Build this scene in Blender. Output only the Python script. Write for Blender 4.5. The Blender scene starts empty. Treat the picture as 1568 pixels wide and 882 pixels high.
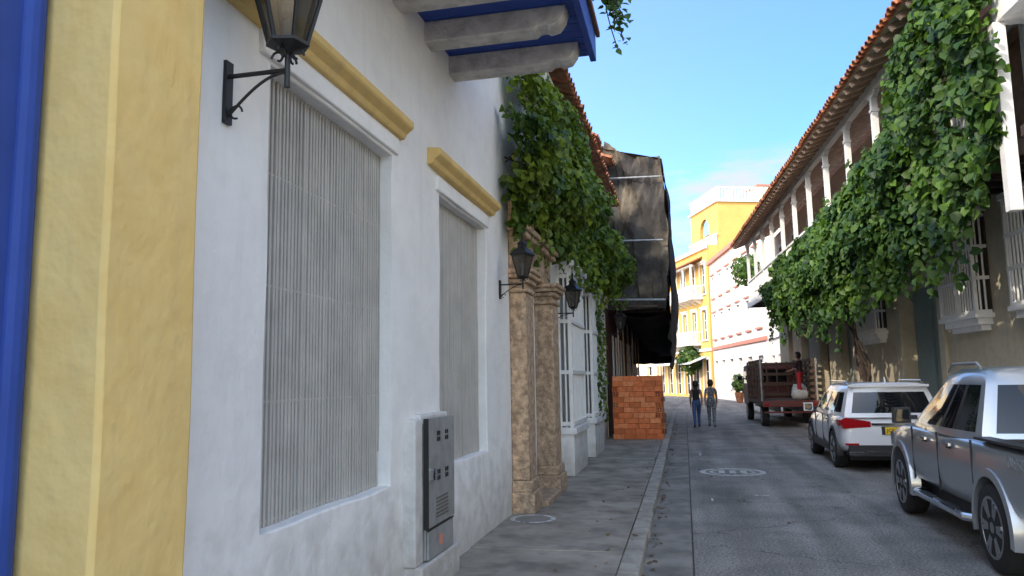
import bpy, bmesh, math, random
import numpy as np
from mathutils import Vector, Matrix, noise
random.seed(7); rng=np.random.default_rng(7)
R=math.radians
COL=bpy.context.scene.collection
# ------------------------------------------------------------------ materials
M={}
def mat(name,col,rough=.85,var=.12,scale=2.5,bump=.15,bscale=35,metal=0,grime=0,grime_h=.9,spec=.3,col2=None,scale2=8,streak=0,bdist=.01):
    m=bpy.data.materials.new(name); m.use_nodes=True; nt=m.node_tree; N=nt.nodes; L=nt.links
    b=N["Principled BSDF"]; b.inputs["Roughness"].default_value=rough; b.inputs["Metallic"].default_value=metal
    b.inputs["Specular IOR Level"].default_value=spec
    geo=N.new("ShaderNodeNewGeometry")
    n1=N.new("ShaderNodeTexNoise"); n1.inputs["Scale"].default_value=scale; n1.inputs["Detail"].default_value=3; n1.inputs["Roughness"].default_value=.65
    L.new(geo.outputs["Position"],n1.inputs["Vector"])
    mr=N.new("ShaderNodeMapRange"); mr.inputs[1].default_value=.3; mr.inputs[2].default_value=.7; mr.inputs[3].default_value=1-var; mr.inputs[4].default_value=1+var*.4
    L.new(n1.outputs["Fac"],mr.inputs[0])
    last=None
    if col2 or grime>0:
        n2=N.new("ShaderNodeTexNoise"); n2.inputs["Scale"].default_value=scale2; n2.inputs["Detail"].default_value=4
        L.new(geo.outputs["Position"],n2.inputs["Vector"])
    vm=N.new("ShaderNodeVectorMath"); vm.operation='SCALE'
    if col2:
        mx=N.new("ShaderNodeMix"); mx.data_type='RGBA'; mx.inputs[6].default_value=(*col,1); mx.inputs[7].default_value=(*col2,1)
        cr=N.new("ShaderNodeMapRange"); cr.inputs[1].default_value=.46; cr.inputs[2].default_value=.62
        L.new(n2.outputs["Fac"],cr.inputs[0]); L.new(cr.outputs[0],mx.inputs[0]); L.new(mx.outputs[2],vm.inputs[0])
    else: vm.inputs[0].default_value=col
    L.new(mr.outputs[0],vm.inputs[3])
    last=vm.outputs[0]
    if grime>0:
        sp=N.new("ShaderNodeSeparateXYZ"); L.new(geo.outputs["Position"],sp.inputs[0])
        ad=N.new("ShaderNodeMath"); ad.operation='MULTIPLY_ADD'; L.new(n2.outputs["Fac"],ad.inputs[0]); ad.inputs[1].default_value=-1.3; L.new(sp.outputs[2],ad.inputs[2])
        g=N.new("ShaderNodeMapRange"); g.inputs[1].default_value=-.5; g.inputs[2].default_value=grime_h-.5; g.inputs[3].default_value=grime; g.inputs[4].default_value=0
        L.new(ad.outputs[0],g.inputs[0])
        m2=N.new("ShaderNodeMix"); m2.data_type='RGBA'; L.new(g.outputs[0],m2.inputs[0]); L.new(last,m2.inputs[6]); m2.inputs[7].default_value=(.24,.20,.16,1)
        last=m2.outputs[2]
    if streak>0:
        mp=N.new("ShaderNodeMapping"); mp.inputs["Scale"].default_value=(6,6,.35); L.new(geo.outputs["Position"],mp.inputs[0])
        n4=N.new("ShaderNodeTexNoise"); n4.inputs["Scale"].default_value=1.3; n4.inputs["Detail"].default_value=3; L.new(mp.outputs[0],n4.inputs["Vector"])
        s=N.new("ShaderNodeMapRange"); s.inputs[1].default_value=.55; s.inputs[2].default_value=.8; s.inputs[3].default_value=0; s.inputs[4].default_value=streak
        L.new(n4.outputs["Fac"],s.inputs[0])
        m3=N.new("ShaderNodeMix"); m3.data_type='RGBA'; L.new(s.outputs[0],m3.inputs[0]); L.new(last,m3.inputs[6]); m3.inputs[7].default_value=(.27,.25,.22,1)
        last=m3.outputs[2]
    L.new(last,b.inputs["Base Color"])
    if bump>=.3:
        n3=N.new("ShaderNodeTexNoise"); n3.inputs["Scale"].default_value=bscale; n3.inputs["Detail"].default_value=2
        L.new(geo.outputs["Position"],n3.inputs["Vector"])
        a=N.new("ShaderNodeMath"); a.operation='MULTIPLY_ADD'; L.new(n1.outputs["Fac"],a.inputs[0]); a.inputs[1].default_value=3.; L.new(n3.outputs["Fac"],a.inputs[2])
        bp=N.new("ShaderNodeBump"); bp.inputs["Strength"].default_value=bump; bp.inputs["Distance"].default_value=bdist
        L.new(a.outputs[0],bp.inputs["Height"]); L.new(bp.outputs[0],b.inputs["Normal"])
    M[name]=m; return m
def simple(name,col,rough=.5,metal=0,spec=.5,coat=0,alpha=1):
    m=bpy.data.materials.new(name); m.use_nodes=True; b=m.node_tree.nodes["Principled BSDF"]
    b.inputs["Base Color"].default_value=(*col,1); b.inputs["Roughness"].default_value=rough; b.inputs["Metallic"].default_value=metal
    b.inputs["Specular IOR Level"].default_value=spec; b.inputs["Coat Weight"].default_value=coat; b.inputs["Alpha"].default_value=alpha
    M[name]=m; return m
mat("white_plaster",(.84,.835,.825),.85,.06,1.3,.42,14,grime=.5,grime_h=.9,col2=(.81,.805,.795),scale2=5,streak=.10,bdist=.018)
mat("yellow_plaster",(.85,.61,.24),.85,.10,1.4,.42,14,grime=.3,col2=(.82,.57,.21),scale2=4,streak=.12,bdist=.018)
mat("yellow_trim",(.74,.52,.20),.75,.14,4,.3,40,streak=.3)
mat("blue_paint",(.03,.075,.34),.5,.15,3,.1,30)
mat("grey_wood",(.60,.58,.55),.8,.2,6,.5,30,col2=(.48,.46,.44),bdist=.015)
mat("slat_paint",(.50,.475,.44),.6,.16,3,.1,60,streak=.35)
mat("slat_back",(.14,.13,.12),.8,.15,4,.1)
mat("stone",(.60,.43,.29),.9,.4,9,.9,60,col2=(.38,.275,.19),scale2=14,grime=.3,bdist=.02)
mat("brown_wood",(.20,.11,.06),.7,.3,7,.3,30)
mat("dark_wood",(.07,.05,.04),.8,.3,7,.1,30)
mat("rafter",(.55,.37,.27),.8,.25,5,.2)
mat("soffit",(.70,.58,.47),.8,.2,5,.2)
mat("terracotta",(.46,.18,.085),.85,.4,5,.3,30,col2=(.26,.12,.07),scale2=6)
mat("brick_clay",(.80,.235,.085),.85,.25,9,.4,60,col2=(.68,.18,.06))
mat("brick_clay_light",(.84,.31,.13),.85,.25,9,.4,60,col2=(.76,.25,.10))
mat("brick_clay_dark",(.62,.17,.06),.85,.25,9,.4,60)
mat("brick_core",(.08,.025,.015),.9)
mat("concrete",(.335,.298,.25),.9,.4,1.3,.7,70,col2=(.235,.21,.178),scale2=3.2)
mat("kerb_concrete",(.42,.385,.335),.9,.35,3,.8,60,col2=(.27,.25,.215),scale2=6)
mat("road_gutter",(.27,.25,.222),.9,.35,1.2,.6,80,col2=(.20,.188,.168),scale2=3)
mat("base_white",(.66,.65,.63),.85,.2,3,.5,30,grime=.5,grime_h=.7)
mat("metal_grey",(.33,.34,.34),.5,.12,6,.1,50,metal=.2,col2=(.27,.275,.27),streak=.3)
mat("beige_wall",(.54,.47,.34),.85,.15,1.4,.4,25,grime=.3,col2=(.50,.43,.32),streak=.25)
mat("pinkbeige_wall",(.74,.56,.44),.85,.12,1.4,.1,25)
mat("white_wood",(.80,.785,.76),.6,.1,4,.15,30)
mat("pink_white_wall",(.80,.745,.71),.85,.1,.6,.2,15,streak=.1)
mat("rose_trim",(.60,.24,.18),.85,.1)
mat("orange_yellow_wall",(.76,.47,.14),.85,.2,.5,.2,12,col2=(.72,.42,.12),scale2=2,streak=.15)
mat("cream_wall",(.80,.68,.46),.85,.12,1,.1)
mat("shaded_maroon_wall",(.10,.035,.025),.85,.2,1,.1)  # dark red-brown, with the shadow below the netting mixed into the colour
mat("door_green",(.24,.30,.28),.6,.1)
mat("ground",(.14,.13,.12),.95,.2,.5,.2)
simple("dark_void",(.012,.012,.014),.6)
simple("window_glass",(.03,.035,.04),.08,spec=.6)
simple("iron",(.016,.016,.017),.5,metal=.2,spec=.5)
simple("lamp_glass",(.06,.05,.035),.12,spec=.6,alpha=.75)
simple("car_white",(.78,.78,.79),.25,coat=.7)
simple("car_silver",(.40,.43,.46),.28,metal=.5,coat=.7)
simple("car_glass",(.010,.012,.014),.04,spec=.5)
simple("rubber",(.018,.018,.018),.8)
simple("black_plastic",(.022,.022,.024),.5)
simple("rim",(.34,.35,.36),.3,metal=.8)
simple("chrome",(.70,.71,.73),.12,metal=1)
simple("tail_red",(.38,.008,.012),.15,coat=.6)
simple("plate_yellow",(.85,.55,.03),.5)
simple("ink",(.02,.02,.02),.6)
mat("paint_white",(.66,.65,.62),.85,.5,20,.2,60,col2=(.45,.44,.42),scale2=9)
simple("truck_red",(.13,.03,.025),.6)
simple("truck_wood",(.10,.06,.04),.8)
simple("skin",(.42,.22,.15),.55)
simple("hair_dark",(.02,.013,.01),.6)
simple("black_cloth",(.015,.015,.018),.85)
simple("denim",(.045,.09,.21),.85)
mat("print_cloth",(.07,.09,.12),.85,.5,25,0,col2=(.38,.37,.35),scale2=26)
simple("red_cloth",(.50,.03,.04),.8)
simple("navy_cloth",(.05,.03,.04),.85)
simple("eye_white",(.7,.7,.7),.3)
def road_mat():
    m=mat("road_asphalt",(.285,.265,.24),.88,.3,.45,.8,110,col2=(.225,.21,.19),scale2=1.1,bdist=.008)
    nt=m.node_tree;N=nt.nodes;L=nt.links;b=N["Principled BSDF"]
    geo=N.new("ShaderNodeNewGeometry"); v=N.new("ShaderNodeTexNoise"); v.inputs["Scale"].default_value=38; v.inputs["Detail"].default_value=3; v.inputs["Roughness"].default_value=.8
    L.new(geo.outputs["Position"],v.inputs["Vector"])
    r=N.new("ShaderNodeMapRange"); r.inputs[1].default_value=.36; r.inputs[2].default_value=.66; r.inputs[3].default_value=.42; r.inputs[4].default_value=1.65
    L.new(v.outputs["Fac"],r.inputs[0])
    mp=N.new("ShaderNodeMapping"); mp.inputs["Scale"].default_value=(1.6,.12,1); L.new(geo.outputs["Position"],mp.inputs[0])
    w=N.new("ShaderNodeTexNoise"); w.inputs["Scale"].default_value=1.2; w.inputs["Detail"].default_value=4; L.new(mp.outputs[0],w.inputs["Vector"])
    r2=N.new("ShaderNodeMapRange"); r2.inputs[1].default_value=.35; r2.inputs[2].default_value=.65; r2.inputs[3].default_value=.74; r2.inputs[4].default_value=1.2
    L.new(w.outputs["Fac"],r2.inputs[0])
    vo=N.new("ShaderNodeTexVoronoi"); vo.feature='DISTANCE_TO_EDGE'; vo.inputs["Scale"].default_value=.33; 
    nd=N.new("ShaderNodeTexNoise"); nd.inputs["Scale"].default_value=2.5; nd.inputs["Detail"].default_value=5; L.new(geo.outputs["Position"],nd.inputs["Vector"])
    ad=N.new("ShaderNodeVectorMath"); ad.operation='MULTIPLY_ADD'; L.new(nd.outputs["Color"],ad.inputs[0]); ad.inputs[1].default_value=(.7,.7,.7); L.new(geo.outputs["Position"],ad.inputs[2]); L.new(ad.outputs[0],vo.inputs["Vector"])
    r3=N.new("ShaderNodeMapRange"); r3.inputs[1].default_value=.0; r3.inputs[2].default_value=.006; r3.inputs[3].default_value=.5; r3.inputs[4].default_value=1
    L.new(vo.outputs["Distance"],r3.inputs[0])
    mu=N.new("ShaderNodeMath"); mu.operation='MULTIPLY'; L.new(r.outputs[0],mu.inputs[0]); L.new(r2.outputs[0],mu.inputs[1])
    mu2=N.new("ShaderNodeMath"); mu2.operation='MULTIPLY'; L.new(mu.outputs[0],mu2.inputs[0]); L.new(r3.outputs[0],mu2.inputs[1])
    src=b.inputs["Base Color"].links[0].from_socket
    s=N.new("ShaderNodeVectorMath"); s.operation='SCALE'; L.new(src,s.inputs[0]); L.new(mu2.outputs[0],s.inputs[3]); L.new(s.outputs[0],b.inputs["Base Color"])
road_mat()
def leaf_mat(name):
    m=bpy.data.materials.new(name); m.use_nodes=True; nt=m.node_tree;N=nt.nodes;L=nt.links
    b=N["Principled BSDF"]; b.inputs["Roughness"].default_value=.5; b.inputs["Specular IOR Level"].default_value=.3
    at=N.new("ShaderNodeAttribute"); at.attribute_name="leafcol"; L.new(at.outputs["Color"],b.inputs["Base Color"])
    tr=N.new("ShaderNodeBsdfTranslucent"); sc=N.new("ShaderNodeVectorMath"); sc.operation='MULTIPLY'; sc.inputs[1].default_value=(1.6,1.7,.6)
    L.new(at.outputs["Color"],sc.inputs[0]); L.new(sc.outputs[0],tr.inputs["Color"])
    mx=N.new("ShaderNodeMixShader"); mx.inputs[0].default_value=.3
    L.new(b.outputs[0],mx.inputs[1]); L.new(tr.outputs[0],mx.inputs[2]); L.new(mx.outputs[0],N["Material Output"].inputs[0]); M[name]=m
leaf_mat("leaf")
mat("scaffold_net",(.060,.052,.045),.9,.55,1.3,.5,14,col2=(.22,.175,.12),scale2=.85,bdist=.03)
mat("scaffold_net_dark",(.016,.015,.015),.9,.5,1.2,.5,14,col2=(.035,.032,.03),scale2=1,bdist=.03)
# ------------------------------------------------------------------ mesh builder
def empty(name,loc=(0,0,0),rot=0):
    e=bpy.data.objects.new(name,None); COL.objects.link(e); e.location=loc; e.rotation_euler=(0,0,rot); e.empty_display_size=.2; return e
class MB:
    def __init__(s): s.v=[];s.f=[];s.m=[];s.names=[]
    def mi(s,m):
        if m not in s.names: s.names.append(m)
        return s.names.index(m)
    def face(s,pts,m):
        n=len(s.v); s.v+= [tuple(p) for p in pts]; s.f.append(list(range(n,n+len(pts)))); s.m.append(s.mi(m))
    def mesh(s,vs,fs,m):
        n=len(s.v); s.v+=[tuple(p) for p in vs]; k=s.mi(m) if isinstance(m,str) else None
        for i,f in enumerate(fs):
            s.f.append([n+a for a in f]); s.m.append(k if k is not None else s.mi(m[i]))
    def box(s,x0,x1,y0,y1,z0,z1,m):
        if x0>x1:x0,x1=x1,x0
        if y0>y1:y0,y1=y1,y0
        vs=[(x0,y0,z0),(x1,y0,z0),(x1,y1,z0),(x0,y1,z0),(x0,y0,z1),(x1,y0,z1),(x1,y1,z1),(x0,y1,z1)]
        s.mesh(vs,[(0,3,2,1),(4,5,6,7),(0,1,5,4),(1,2,6,5),(2,3,7,6),(3,0,4,7)],m)
    def prism(s,poly,ax,a,b,m):
        def P(p,t): return {'x':(t,p[0],p[1]),'y':(p[0],t,p[1]),'z':(p[0],p[1],t)}[ax]
        n=len(poly); vs=[P(p,a) for p in poly]+[P(p,b) for p in poly]
        fs=[tuple(range(n)),tuple(range(2*n-1,n-1,-1))]+[(i,i+n,(i+1)%n+n,(i+1)%n) for i in range(n)]
        s.mesh(vs,fs,m)
    def cyl(s,p0,p1,r0,r1=None,n=10,m="iron",caps=True):
        r1=r0 if r1 is None else r1; p0=Vector(p0);p1=Vector(p1); d=(p1-p0)
        if d.length<1e-6:return
        d.normalize(); a=d.orthogonal().normalized(); b=d.cross(a)
        vs=[]
        for p,r in((p0,r0),(p1,r1)):
            for i in range(n):
                t=2*math.pi*i/n; vs.append(p+a*math.cos(t)*r+b*math.sin(t)*r)
        fs=[(i,(i+1)%n,(i+1)%n+n,i+n) for i in range(n)]
        if caps: fs+=[tuple(range(n-1,-1,-1)),tuple(range(n,2*n))]
        s.mesh(vs,fs,m)
    def tube(s,path,r,n=6,m="iron"):
        for i in range(len(path)-1):
            ra=r[i] if isinstance(r,list) else r; rb=r[i+1] if isinstance(r,list) else r
            s.cyl(path[i],path[i+1],ra,rb,n,m)
    def revolve(s,prof,c,axis='z',n=16,m="iron",rot0=0):
        vs=[];c=Vector(c)
        for r,h in prof:
            for i in range(n):
                t=2*math.pi*i/n+rot0
                a,b=r*math.cos(t),r*math.sin(t)
                o={'z':(a,b,h),'x':(h,a,b),'y':(b,h,a)}[axis]; vs.append(c+Vector(o))
        k=len(prof)
        fs=[(j*n+i,j*n+(i+1)%n,(j+1)*n+(i+1)%n,(j+1)*n+i) for j in range(k-1) for i in range(n)]
        fs+=[tuple(range(n-1,-1,-1)),tuple(range((k-1)*n,k*n))]
        s.mesh(vs,fs,m)
    def patch(s,P,A,B,m,step):
        dims=[i for i in range(3) if abs(A[i]-B[i])>1e-9]
        if len(dims)<2: return
        a,b=dims; na=max(1,int(abs(B[a]-A[a])/step)) if step else 1; nb=max(1,int(abs(B[b]-A[b])/step)) if step else 1
        vs=[]
        for j in range(nb+1):
            for i in range(na+1):
                q=list(A); q[a]=A[a]+(B[a]-A[a])*i/na; q[b]=A[b]+(B[b]-A[b])*j/nb; vs.append(P(*q))
        s.mesh(vs,[(j*(na+1)+i,j*(na+1)+i+1,(j+1)*(na+1)+i+1,(j+1)*(na+1)+i) for j in range(nb) for i in range(na)],m)
    def wall(s,P,u0,u1,z0,z1,ops,depth,m,mr=None,step=None):
        us=sorted(set([u0,u1]+[o[0] for o in ops]+[o[1] for o in ops])); zs=sorted(set([z0,z1]+[o[2] for o in ops]+[o[3] for o in ops]))
        for i in range(len(us)-1):
            for j in range(len(zs)-1):
                cu=(us[i]+us[i+1])/2;cz=(zs[j]+zs[j+1])/2
                if any(o[0]<cu<o[1] and o[2]<cz<o[3] for o in ops): continue
                s.patch(P,(us[i],zs[j],0),(us[i+1],zs[j+1],0),m,step)
        mr=mr or m
        for a,b,c,d in ops:
            D=depth
            s.patch(P,(a,c,0),(a,d,D),mr,step); s.patch(P,(b,c,0),(b,d,D),mr,step); s.patch(P,(a,d,0),(b,d,D),mr,step); s.patch(P,(a,c,0),(b,c,D),mr,step)
    def build(s,name,parent=None,bevel=0,smooth=False,seg=2):
        me=bpy.data.meshes.new(name); me.from_pydata(s.v,[],s.f)
        for n in s.names: me.materials.append(M[n])
        me.polygons.foreach_set("material_index",s.m)
        bm=bmesh.new(); bm.from_mesh(me); bmesh.ops.remove_doubles(bm,verts=bm.verts,dist=1e-5) if smooth else None
        bmesh.ops.recalc_face_normals(bm,faces=bm.faces); bm.to_mesh(me); bm.free()
        if smooth:
            me.polygons.foreach_set("use_smooth",[True]*len(me.polygons)); 
            try: me.set_sharp_from_angle(angle=R(40))
            except Exception: pass
        o=bpy.data.objects.new(name,me); COL.objects.link(o)
        if parent: o.parent=parent
        if bevel>0:
            b=o.modifiers.new("b",'BEVEL'); b.width=bevel; b.segments=seg; b.limit_method='ANGLE'; b.angle_limit=R(40)
        return o
def bake(o):
    dg=bpy.context.evaluated_depsgraph_get(); dg.update(); me=bpy.data.meshes.new_from_object(o.evaluated_get(dg)); o.modifiers.clear(); o.data=me; return o
def text(body,name,size,loc,rot,mname,parent,ext=.001,sx=1):
    c=bpy.data.curves.new(name,'FONT'); c.body=body; c.size=size; c.extrude=ext; c.align_x='CENTER'; c.align_y='CENTER'
    o=bpy.data.objects.new(name,c); COL.objects.link(o); dg=bpy.context.evaluated_depsgraph_get()
    me=bpy.data.meshes.new_from_object(o.evaluated_get(dg)); bpy.data.objects.remove(o)
    o=bpy.data.objects.new(name,me); me.materials.clear(); me.materials.append(M[mname]); COL.objects.link(o); o.location=loc; o.rotation_euler=rot; o.scale=(sx,1,1); o.parent=parent; return o
# ------------------------------------------------------------------ foliage
def add_leaves(name,P,Nn,size,parent=None,base=(.045,.10,.022),hi=(.10,.19,.03),down=.7):
    P=np.asarray(P,float);Nn=np.asarray(Nn,float);n=len(P)
    Nn=Nn+rng.normal(0,.5,(n,3)); Nn/=np.linalg.norm(Nn,axis=1)[:,None]
    t=np.tile([0,0,-1.],(n,1))*down+rng.normal(0,.45,(n,3)); t-= (t*Nn).sum(1)[:,None]*Nn; t/=np.linalg.norm(t,axis=1)[:,None]
    s=np.cross(t,Nn); sz=(size*rng.uniform(.5,1.25,n))[:,None]
    sh=[(0,0,0),(-.44,.18,.10),(-.36,.62,.09),(0,1.0,-.10),(.36,.62,.09),(.44,.18,.10)]
    V=np.zeros((n,6,3))
    for i,(a,b,c) in enumerate(sh): V[:,i]=P+sz*(s*a+t*b+Nn*c)
    idx=np.arange(n)[:,None]*6
    F=np.concatenate([idx+np.array([[0,1,2,3]]),idx+np.array([[0,3,4,5]])],axis=1).reshape(-1,4)
    me=bpy.data.meshes.new(name); me.vertices.add(n*6); me.vertices.foreach_set("co",V.reshape(-1))
    me.loops.add(F.size); me.loops.foreach_set("vertex_index",F.reshape(-1)); me.polygons.add(len(F)); me.polygons.foreach_set("loop_start",np.arange(len(F))*4)
    me.update(calc_edges=True)
    k=rng.beta(1.4,2.6,n)[:,None]; clump=np.array([noise.noise(Vector(p)*1.3) for p in P])[:,None]
    k=np.clip(k+clump*.6,0,1); c=np.array(base)*(1-k)+np.array(hi)*k; c*=rng.uniform(.65,1.2,(n,1))
    C=np.concatenate([c,np.ones((n,1))],1); C=np.repeat(C,6,axis=0)
    a=me.attributes.new("leafcol",'FLOAT_COLOR','POINT'); a.data.foreach_set("color",C.reshape(-1))
    me.materials.append(M["leaf"]); me.polygons.foreach_set("use_smooth",[True]*len(F))
    o=bpy.data.objects.new(name,me); COL.objects.link(o)
    if parent: o.parent=parent
    return o
def curtain(prof,side,n,seed,thick=.4,edge=.5,thr=-.28):
    ys=[p[0] for p in prof]; out=[];nor=[]; r=random.Random(seed); cnt=0
    while len(out)<n and cnt<n*6:
        cnt+=1
        y=r.uniform(ys[0],ys[-1]); x=np.interp(y,ys,[p[1] for p in prof]); lo=np.interp(y,ys,[p[2] for p in prof]); hi=np.interp(y,ys,[p[3] for p in prof])
        if r.random()>min(1,(hi-lo)/3.2+.15): continue
        lo+=noise.noise(Vector((y*1.1,seed,0)))*edge+noise.noise(Vector((y*3.5,seed,3)))*edge*.6; hi+=noise.noise(Vector((y*1.3,seed,9)))*edge*.8+noise.noise(Vector((y*4,seed,5)))*edge*.5
        f=r.random(); z=lo+(hi-lo)*f
        b=noise.noise(Vector((x+seed,y*1.2,z*1.2)))
        if noise.noise(Vector((x+seed*2,y*1.9,z*1.9)))<thr: continue
        w=thick*(math.sin(math.pi*min(max(f,0.03),.97))**.5)*(1+1.1*b)
        d=r.random()**.45
        out.append((x+side*w*d+r.uniform(-.05,.05),y+r.uniform(-.05,.05),z)); nor.append((side*1.0,r.uniform(-.5,.3)-.25,.45+.5*(f-.5)))
    return out,nor
def strands(prof,side,cnt,seed,lmin,lmax,step=.05,thick=.3,up=False):
    r=random.Random(seed); ys=[p[0] for p in prof]; out=[];nor=[]
    for i in range(cnt):
        y=r.uniform(ys[0],ys[-1]); x=np.interp(y,ys,[p[1] for p in prof])+side*r.uniform(0,thick)
        lo=np.interp(y,ys,[p[3 if up else 2] for p in prof])+r.uniform(-.1,.5)*(-1 if up else 1)
        L=r.uniform(lmin,lmax); ph=r.random()*6; t=0
        while t<L:
            t+=step*r.uniform(.5,1.2); z=lo+(t if up else -t)
            out.append((x+.06*math.sin(t*3+ph)+r.uniform(-.07,.07),y+.06*math.cos(t*2.5+ph)+r.uniform(-.07,.07),z)); nor.append((side,r.uniform(-1,.2),.3))
    return out,nor
# ------------------------------------------------------------------ ground
mb=MB(); mb.face([(-600,-300,-.01),(600,-300,-.01),(600,900,-.01),(-600,900,-.01)],"ground"); mb.build("ground")
mb=MB(); mb.face([(-.47,-12,0),(7,-12,0),(7,45,0),(9,110,0),(-30,110,0),(-30,45,0),(-.47,38,0)],"road_asphalt"); mb.build("road")
mb=MB(); mb.face([(-.47,-12,.004),(.0,-12,.004),(.0,38,.004),(-.47,38,.004)],"road_gutter")
mb.box(-.003,.013,-12,38,.001,.0072,"dark_wood")
mb.build("road_gutter_strip")
mb=MB(); y=-8.
while y<38:
    L=random.uniform(1.7,2.6); dz=random.uniform(-.006,.006)
    mb.box(-2.7,-.66,y,y+L-.007,-.02,.118+dz,"concrete"); y+=L
mb.box(-2.7,-.66,-8,38,-.03,.108,"road_gutter")
mb.build("sidewalk",bevel=.006,seg=1)
mb=MB(); y=-8.
while y<38:
    L=random.uniform(.9,1.1); dx=random.uniform(-.012,.012)
    mb.box(-.655,-.47+dx,y,y+L-.008,-.02,.124+random.uniform(-.006,.006),"kerb_concrete"); y+=L
mb.build("kerb",bevel=.022)
TH=math.atan(.055)
E=empty("right_sidewalk",(4.95,0,0),TH)
mb=MB(); mb.box(.65,1.6,-8,40,-.02,.12,"concrete"); mb.box(.5,.645,-8,40,-.02,.125,"kerb_concrete"); mb.build("slab",E,.01)
mb=MB()
def ring(mb,c,r0,r1,z,m,n=40,a0=0,a1=6.2832):
    for i in range(n):
        a=a0+(a1-a0)*i/n;b=a0+(a1-a0)*(i+1)/n
        if m=="paint_white" and random.random()<.12: continue
        mb.face([(c[0]+r0*math.cos(a),c[1]+r0*math.sin(a),z),(c[0]+r1*math.cos(a),c[1]+r1*math.sin(a),z),(c[0]+r1*math.cos(b),c[1]+r1*math.sin(b),z),(c[0]+r0*math.cos(b),c[1]+r0*math.sin(b),z)],m)
ring(mb,(.8,15.1),.50,.61,.005,"paint_white"); ring(mb,(.8,15.1),0.02,.33,.004,"road_gutter"); ring(mb,(.8,15.1),.36,.43,.005,"paint_white")
for k in range(3): mb.box(.55+k*.2,.66+k*.2,14.9,15.3,.003,.009,"paint_white")
for (x,y,a,b) in ((.3,11.6,.03,.25),(.95,12.2,.22,.04),(.25,18.2,.04,.5),(1.9,21,.3,.05)): mb.box(x,x+a,y,y+b,.003,.0065,"paint_white")
mb.build("manhole_marking")
mb=MB(); ring(mb,(-1.87,9.2),.22,.28,.129,"paint_white"); ring(mb,(-1.87,9.2),0.01,.2,.127,"road_gutter"); mb.build("water_meter_cover")
# ------------------------------------------------------------------ COLONIAL HOUSE A (white)
XA=-2.2
H=empty("white_colonial_house")
def wob(u,z,k=1):
    return noise.noise(Vector((u*.9,z*.9,3)))*.02*k+noise.noise(Vector((u*3.1,z*3.1,8)))*.006*k
def PA(u,z,d):
    e=1 if 2.8<u<9.4 else 0
    return (XA-d+wob(u,z)*e,u+noise.noise(Vector((z*2.3,u*.7,1)))*.012*e,z+noise.noise(Vector((u*2.3,z*.7,5)))*.012*e)
W1=(3.66,5.46,1.02,3.60); W2=(6.66,8.34,1.02,3.56)
mb=MB(); mb.wall(PA,2.7,9.5,.0,10.2,[W1,W2],.16,"white_plaster",step=.12)
mb.build("front_wall",H,.012,smooth=True)
mb=MB(); mb.face([(XA-.02,9.5,0),(XA-.02,9.5,10.2),(-12,9.5,10.2),(-12,9.5,0)],"white_plaster")
mb.box(-2.5,-12,-9,9.48,9.9,10.25,"terracotta")
mb.wall(lambda u,z,d:(XA-.2-d,u,z),-9,2.7,0,10.2,[],0,"white_plaster")
for (a,b,c,d) in (W1,W2):
    mb.box(XA-.05,XA+.030,a-.12,b+.10,d+.02,d+.16,"white_plaster")
mb.build("walls",H,.012)
for k,(a,b,c,d) in enumerate((W1,W2)):
    mb=MB(); xx=XA-.11; a-=.03;b+=.03;c-=.03;d+=.03
    mb.box(xx-.06,xx-.05,a,b,c,d,"slat_back")
    n=int((b-a)/.042); st=(b-a)/n
    for i in range(n):
        y=a+st*(i+.5)+random.uniform(-.0025,.0025); w_=.0115+random.uniform(-.0015,.0015); mb.box(xx-.02,xx+.012+random.uniform(-.003,.003),y-w_,y+w_,c+.01,d-.01,"slat_paint")
    for f in (.02,.27,.52,.77,.985):
        z=c+(d-c)*f; mb.box(xx-.045,xx-.021,a,b,z-.022,z+.022,"slat_paint"); mb.box(xx-.02,xx+.004,a,b,z-.007,z+.007,"slat_paint")
    mb.build("window_grille_%d"%(k+1),H,.003,seg=1)
mb=MB()
def hood(y0,y1,z):
    pr=[(XA-.03,z-.15),(XA+.06,z-.14),(XA+.08,z-.10),(XA+.13,z-.065),(XA+.14,z-.05),(XA+.14,z),(XA-.03,z+.02)]
    mb.prism(pr,'y',y0,y1,"yellow_trim")
hood(3.05,5.60,3.90); hood(6.28,8.58,3.90)
mb.build("window_hoods",H,.010)
def wobbox(mb,x0,x1,y0,y1,z0,z1,m,step=.12):
    P=lambda a,b,c:(a+noise.noise(Vector((b*2,c*1.1,a*3)))*.010,b+noise.noise(Vector((a*4,c*1.3,b*2+7)))*.012,c)
    for A,B in (((x0,y0,z0),(x1,y0,z1)),((x0,y1,z0),(x1,y1,z1)),((x1,y0,z0),(x1,y1,z1)),((x0,y0,z0),(x0,y1,z1)),((x0,y0,z0),(x1,y1,z0)),((x0,y0,z1),(x1,y1,z1))): mb.patch(P,A,B,m,step)
mb=MB(); wobbox(mb,-2.7,-2.06,2.33,2.86,0,3.66,"yellow_plaster"); mb.build("yellow_pilaster",H,.02,smooth=True)
mb=MB()
pr=[(-2.3,3.655),(-2.04,3.655),(-2.0,3.72),(-1.97,3.78),(-1.95,3.80),(-1.95,3.92),(-2.3,3.92)]
mb.prism(pr,'y',2.26,2.93,"yellow_plaster"); mb.box(-2.7,-2.07,2.34,2.85,3.92,10,"yellow_plaster")
mb.build("pilaster_capital",H,.03,seg=3)
mb=MB()
mb.box(-2.6,-2.38,.6,2.33,0,3.7,"blue_paint"); mb.cyl((-2.40,2.27,0),(-2.40,2.27,3.7),.055,n=14,m="blue_paint")
for z in (.3,1.3,2.3): mb.box(-2.385,-2.36,1.0,2.05,z,z+.8,"blue_paint")
mb.build("blue_door",H,.01)
mb=MB(); zb=4.90; XO=-.90
ysb=[7.12-.76*i for i in range(7)]
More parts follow.
